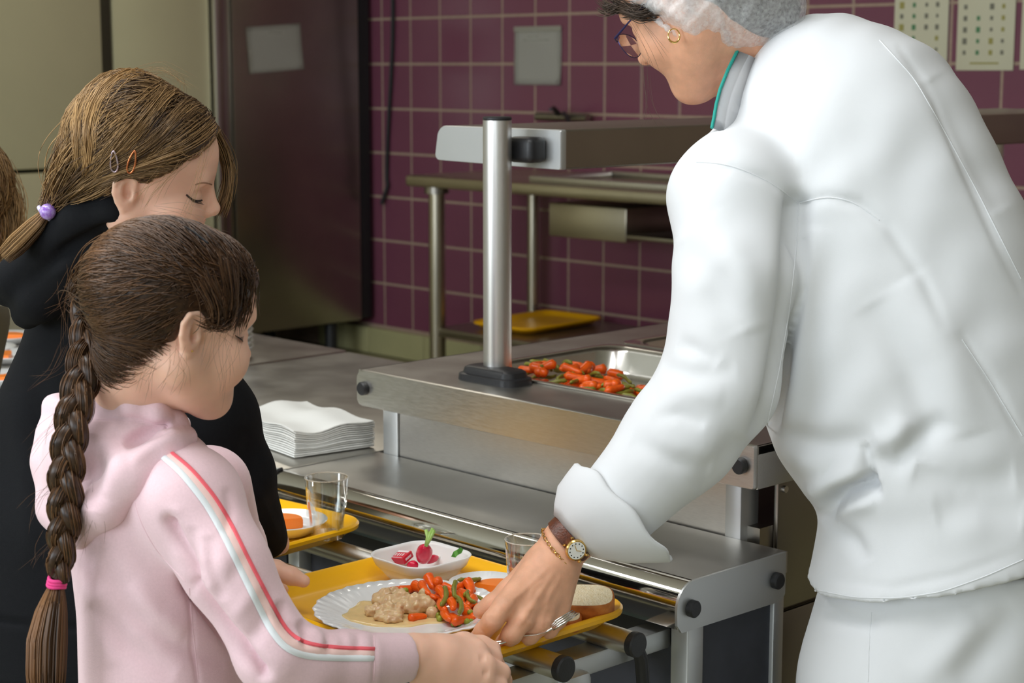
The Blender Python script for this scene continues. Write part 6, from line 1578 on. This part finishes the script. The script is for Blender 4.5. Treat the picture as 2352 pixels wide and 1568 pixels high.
bm = bmesh.new(); vs = [bm.verts.new(p) for p in lf_]; bm.faces.new(vs); bmesh.ops.solidify(bm, geom=bm.faces[:], thickness=0.0012)
tag(obj('radish_leaf', bm, M['leaf']), 'small green radish leaf at the right rim of the bowl', 'leaf')
M['foil_red'] = mat('red_printed_foil', srgb(206, 44, 62), 0.3); M['foil_white'] = mat('white_printed_foil', srgb(236, 224, 226), 0.3)
bc = at_z(920, 1279, TF + 0.022); rq = Matrix.Rotation(0.15, 3, 'Z') @ Matrix.Rotation(0.35, 3, 'X') @ Matrix.Rotation(-0.15, 3, 'Y')
bt = tag(obj('butter_pat', box(tuple(bc), (0.030, 0.021, 0.010), 0.0012, rot=rq.to_quaternion()), M['foil_red']), 'red and white foil wrapped butter pat in the square bowl', 'butter')
def on_pat(name, x, y, w, h, m, z=0.0053):
    c = np.array(bc) + np.array(rq @ Vector((x, y, z)))
    obj(name, box(tuple(c), (w, h, 0.0003), rot=rq.to_quaternion()), m, bt)
on_pat('white_band', 0, 0.0065, 0.026, 0.0045, M['foil_white'])
on_pat('white_band', 0, -0.0085, 0.024, 0.001, M['foil_white'])
for k, (w, h) in enumerate(((0.0018, 0.0062), (0.0016, 0.0062), (0.0018, 0.0062), (0.0016, 0.0062), (0.0018, 0.0062))): on_pat('print_mark', -0.009 + 0.0044 * k, -0.0015, w, h, M['foil_white'])
c = np.array(bc) + np.array(rq @ Vector((0.0152, 0, 0))); obj('white_band', box(tuple(c), (0.0004, 0.012, 0.003), rot=rq.to_quaternion()), M['foil_white'], bt)

# side plates with orange slices
saucer((-1.665, 1.555), 0.050, TF, 'white side plate with an orange slice behind the serving hand', h=0.016)
slice_((-1.640, 1.552), 0.032, TF + 0.0062, 0.5, 'flat orange slice on the side plate behind the serving hand', 0.012)
q = at_z(655, 1196, TF + 0.018)
saucer((q[0], q[1]), 0.064, TF + 0.0002, 'white side plate with an orange slice on the far tray', h=0.02)
slice_((q[0] - 0.004, q[1] - 0.006), 0.034, TF + 0.0062, 0.9, 'orange slice on the side plate of the far tray', 0.016)

M['glass_rim'] = mat('glass_rim', (0.93, 0.86, 0.76), 0.05, trans=0.6, ior=1.45)
def tumbler(c, z, label, r=0.0325, h=0.092):
    o_ = []
    prof = [(0, 0.0), (r * 0.72, 0.0), (r * 0.76, 0.002), (r * 0.80, h * 0.30), (r * 0.86, h * 0.48), (r * 0.90, h * 0.52), (r, h), (r * 0.985, h + 0.0008), (r * 0.97, h), (r * 0.865, h * 0.52), (r * 0.82, h * 0.47), (r * 0.745, h * 0.28), (r * 0.70, 0.008), (0, 0.006)]
    def fn(a, rr, zz, i):
        if 1 <= i <= 4: return rr * (1 - 0.035 * (1 - abs(math.cos(6 * a)))), zz
        return rr, zz
    o = tag(obj('drinking_glass', lathe(prof, (c[0], c[1], z), 72, fn=fn), M['tumbler'], None, 50), label, 'glass', 'clear tumblers')
    obj('rim', tube([(c[0] + r * 0.985 * math.cos(a), c[1] + r * 0.985 * math.sin(a), z + h) for a in np.linspace(0, 2 * PI, 48, endpoint=False)], 0.0009, 8, closed=True), M['glass_rim'], o, 180)
    return o
gq = at_z(752, 1234, TF)
tumbler(gq, TF + 0.0002, 'clear fluted drinking glass on the far tray')
gq = at_z(1215, 1238, TF + 0.092)
tumbler((gq[0], gq[1] - 0.002), TF + 0.0002, 'clear drinking glass behind the serving wrist on the near tray', r=0.03)

# bread: two slices leaning together, and a fork
def bread(c, ang, lean, label, w=0.082, h=0.05, t=0.017):
    out = []
    for k in range(28):
        a = 2 * PI * k / 28; x = math.copysign(abs(math.cos(a)) ** 0.6, math.cos(a)) * w / 2; y = math.copysign(abs(math.sin(a)) ** 0.7, math.sin(a)) * h / 2
        out.append((x, y))
    R3 = Matrix.Rotation(ang, 3, 'Z') @ Matrix.Rotation(lean, 3, 'X'); c = np.array(c)
    pos = lambda x, y, z: tuple(c + np.array(R3 @ Vector((x, y, z))))
    o = tag(obj('bread_slice', ring_loft([[pos(x * s, y * s, z) for x, y in out] for z, s in ((-t / 2, 0.93), (-t / 2, 0.975), (-t * 0.35, 1.0), (t * 0.35, 1.0), (t / 2, 0.975), (t / 2, 0.93))]), M['crust'], None, 180), label, 'bread', 'bread slices on the near tray')
    rr_ = random.Random(7)
    obj('crumb', ring_loft([[pos(x * 0.93, y * 0.93, z) for x, y in out] for z in (t / 2 - 0.004, t / 2 + 0.0006)]), M['bread'], o, 60)
    return o
b0 = at_z(1325, 1398, TF + 0.02)
bread((b0[0] - 0.004, b0[1] + 0.014, TF + 0.0245), 0.79, 0.30, 'upper white bread slice with brown crust beside the fork', t=0.022)
b1 = at_z(1272, 1428, TF + 0.008)
bread((b1[0], b1[1], TF + 0.0095), 0.75, 0.10, 'lower bread slice partly under the serving hand', 0.07, 0.045, 0.016)
fk = thing('fork', seen(1230, 1450, TF + 0.012), 'steel fork lying across the rim of the near tray', 'fork')
M['fork'] = mat('fork_steel', (0.75, 0.73, 0.7), 0.15, 1.0)
fp = [(1110, 1482, 0.704), (1150, 1474, 0.706), (1200, 1458, 0.711), (1232, 1456, 0.713), (1252, 1450, 0.717), (1272, 1438, 0.724)]
obj('handle', tube([at_z(*p) for p in fp], [0.0075, 0.0065, 0.0042, 0.003, 0.0045, 0.0085], 10, flat=0.28, up=(0, 0, 1)), M['fork'], fk, 180)
for k in range(4):
    o = (k - 1.5)
    pts = [at_z(1268 + 1.5 * o, 1441 + 2.6 * o, 0.724), at_z(1284 + 3.8 * o, 1429 + 3.4 * o, 0.730), at_z(1304 + 4.2 * o, 1416 + 3.0 * o, 0.735), at_z(1322 + 4.2 * o, 1405 + 2.6 * o, 0.738)]
    obj('tine', tube(pts, [0.0016, 0.0013, 0.0012, 0.0006], 8), M['fork'], fk, 180)

# carrots and beans in the hot pan
rn = random.Random(12); base = LZ - 0.044
def heap(x, y):
    return 0.040 * math.exp(-((x + 2.09) ** 2 / 0.012 + (y - 2.10) ** 2 / 0.02)) + 0.032 * math.exp(-((x + 1.85) ** 2 / 0.03 + (y - 2.08) ** 2 / 0.008))
for k in range(190):
    x = rn.uniform(-2.15, -1.69); y = 2.045 + abs(rn.gauss(0, 0.075)); y = min(y, 2.32)
    layer = rn.random(); z = base + 0.008 + layer * heap(x, y) + (0.004 if layer > 0.5 else 0)
    isb = rn.random() < 0.4
    if isb: put(BM[k % 5], 'green_bean', (x, y, z + 0.003), rn.uniform(0, 6.28), rn.uniform(-.2, .2), 'olive green bean among carrots in the steel food pan', 'bean', 'beans in the pan', scale=1.1)
    else: put(CM[k % 7], 'carrot', (x, y, z + 0.002), rn.uniform(0, 6.28), rn.uniform(-.35, .35), 'orange carrot piece among beans in the steel food pan', 'carrot', 'carrots in the pan', scale=1.25)
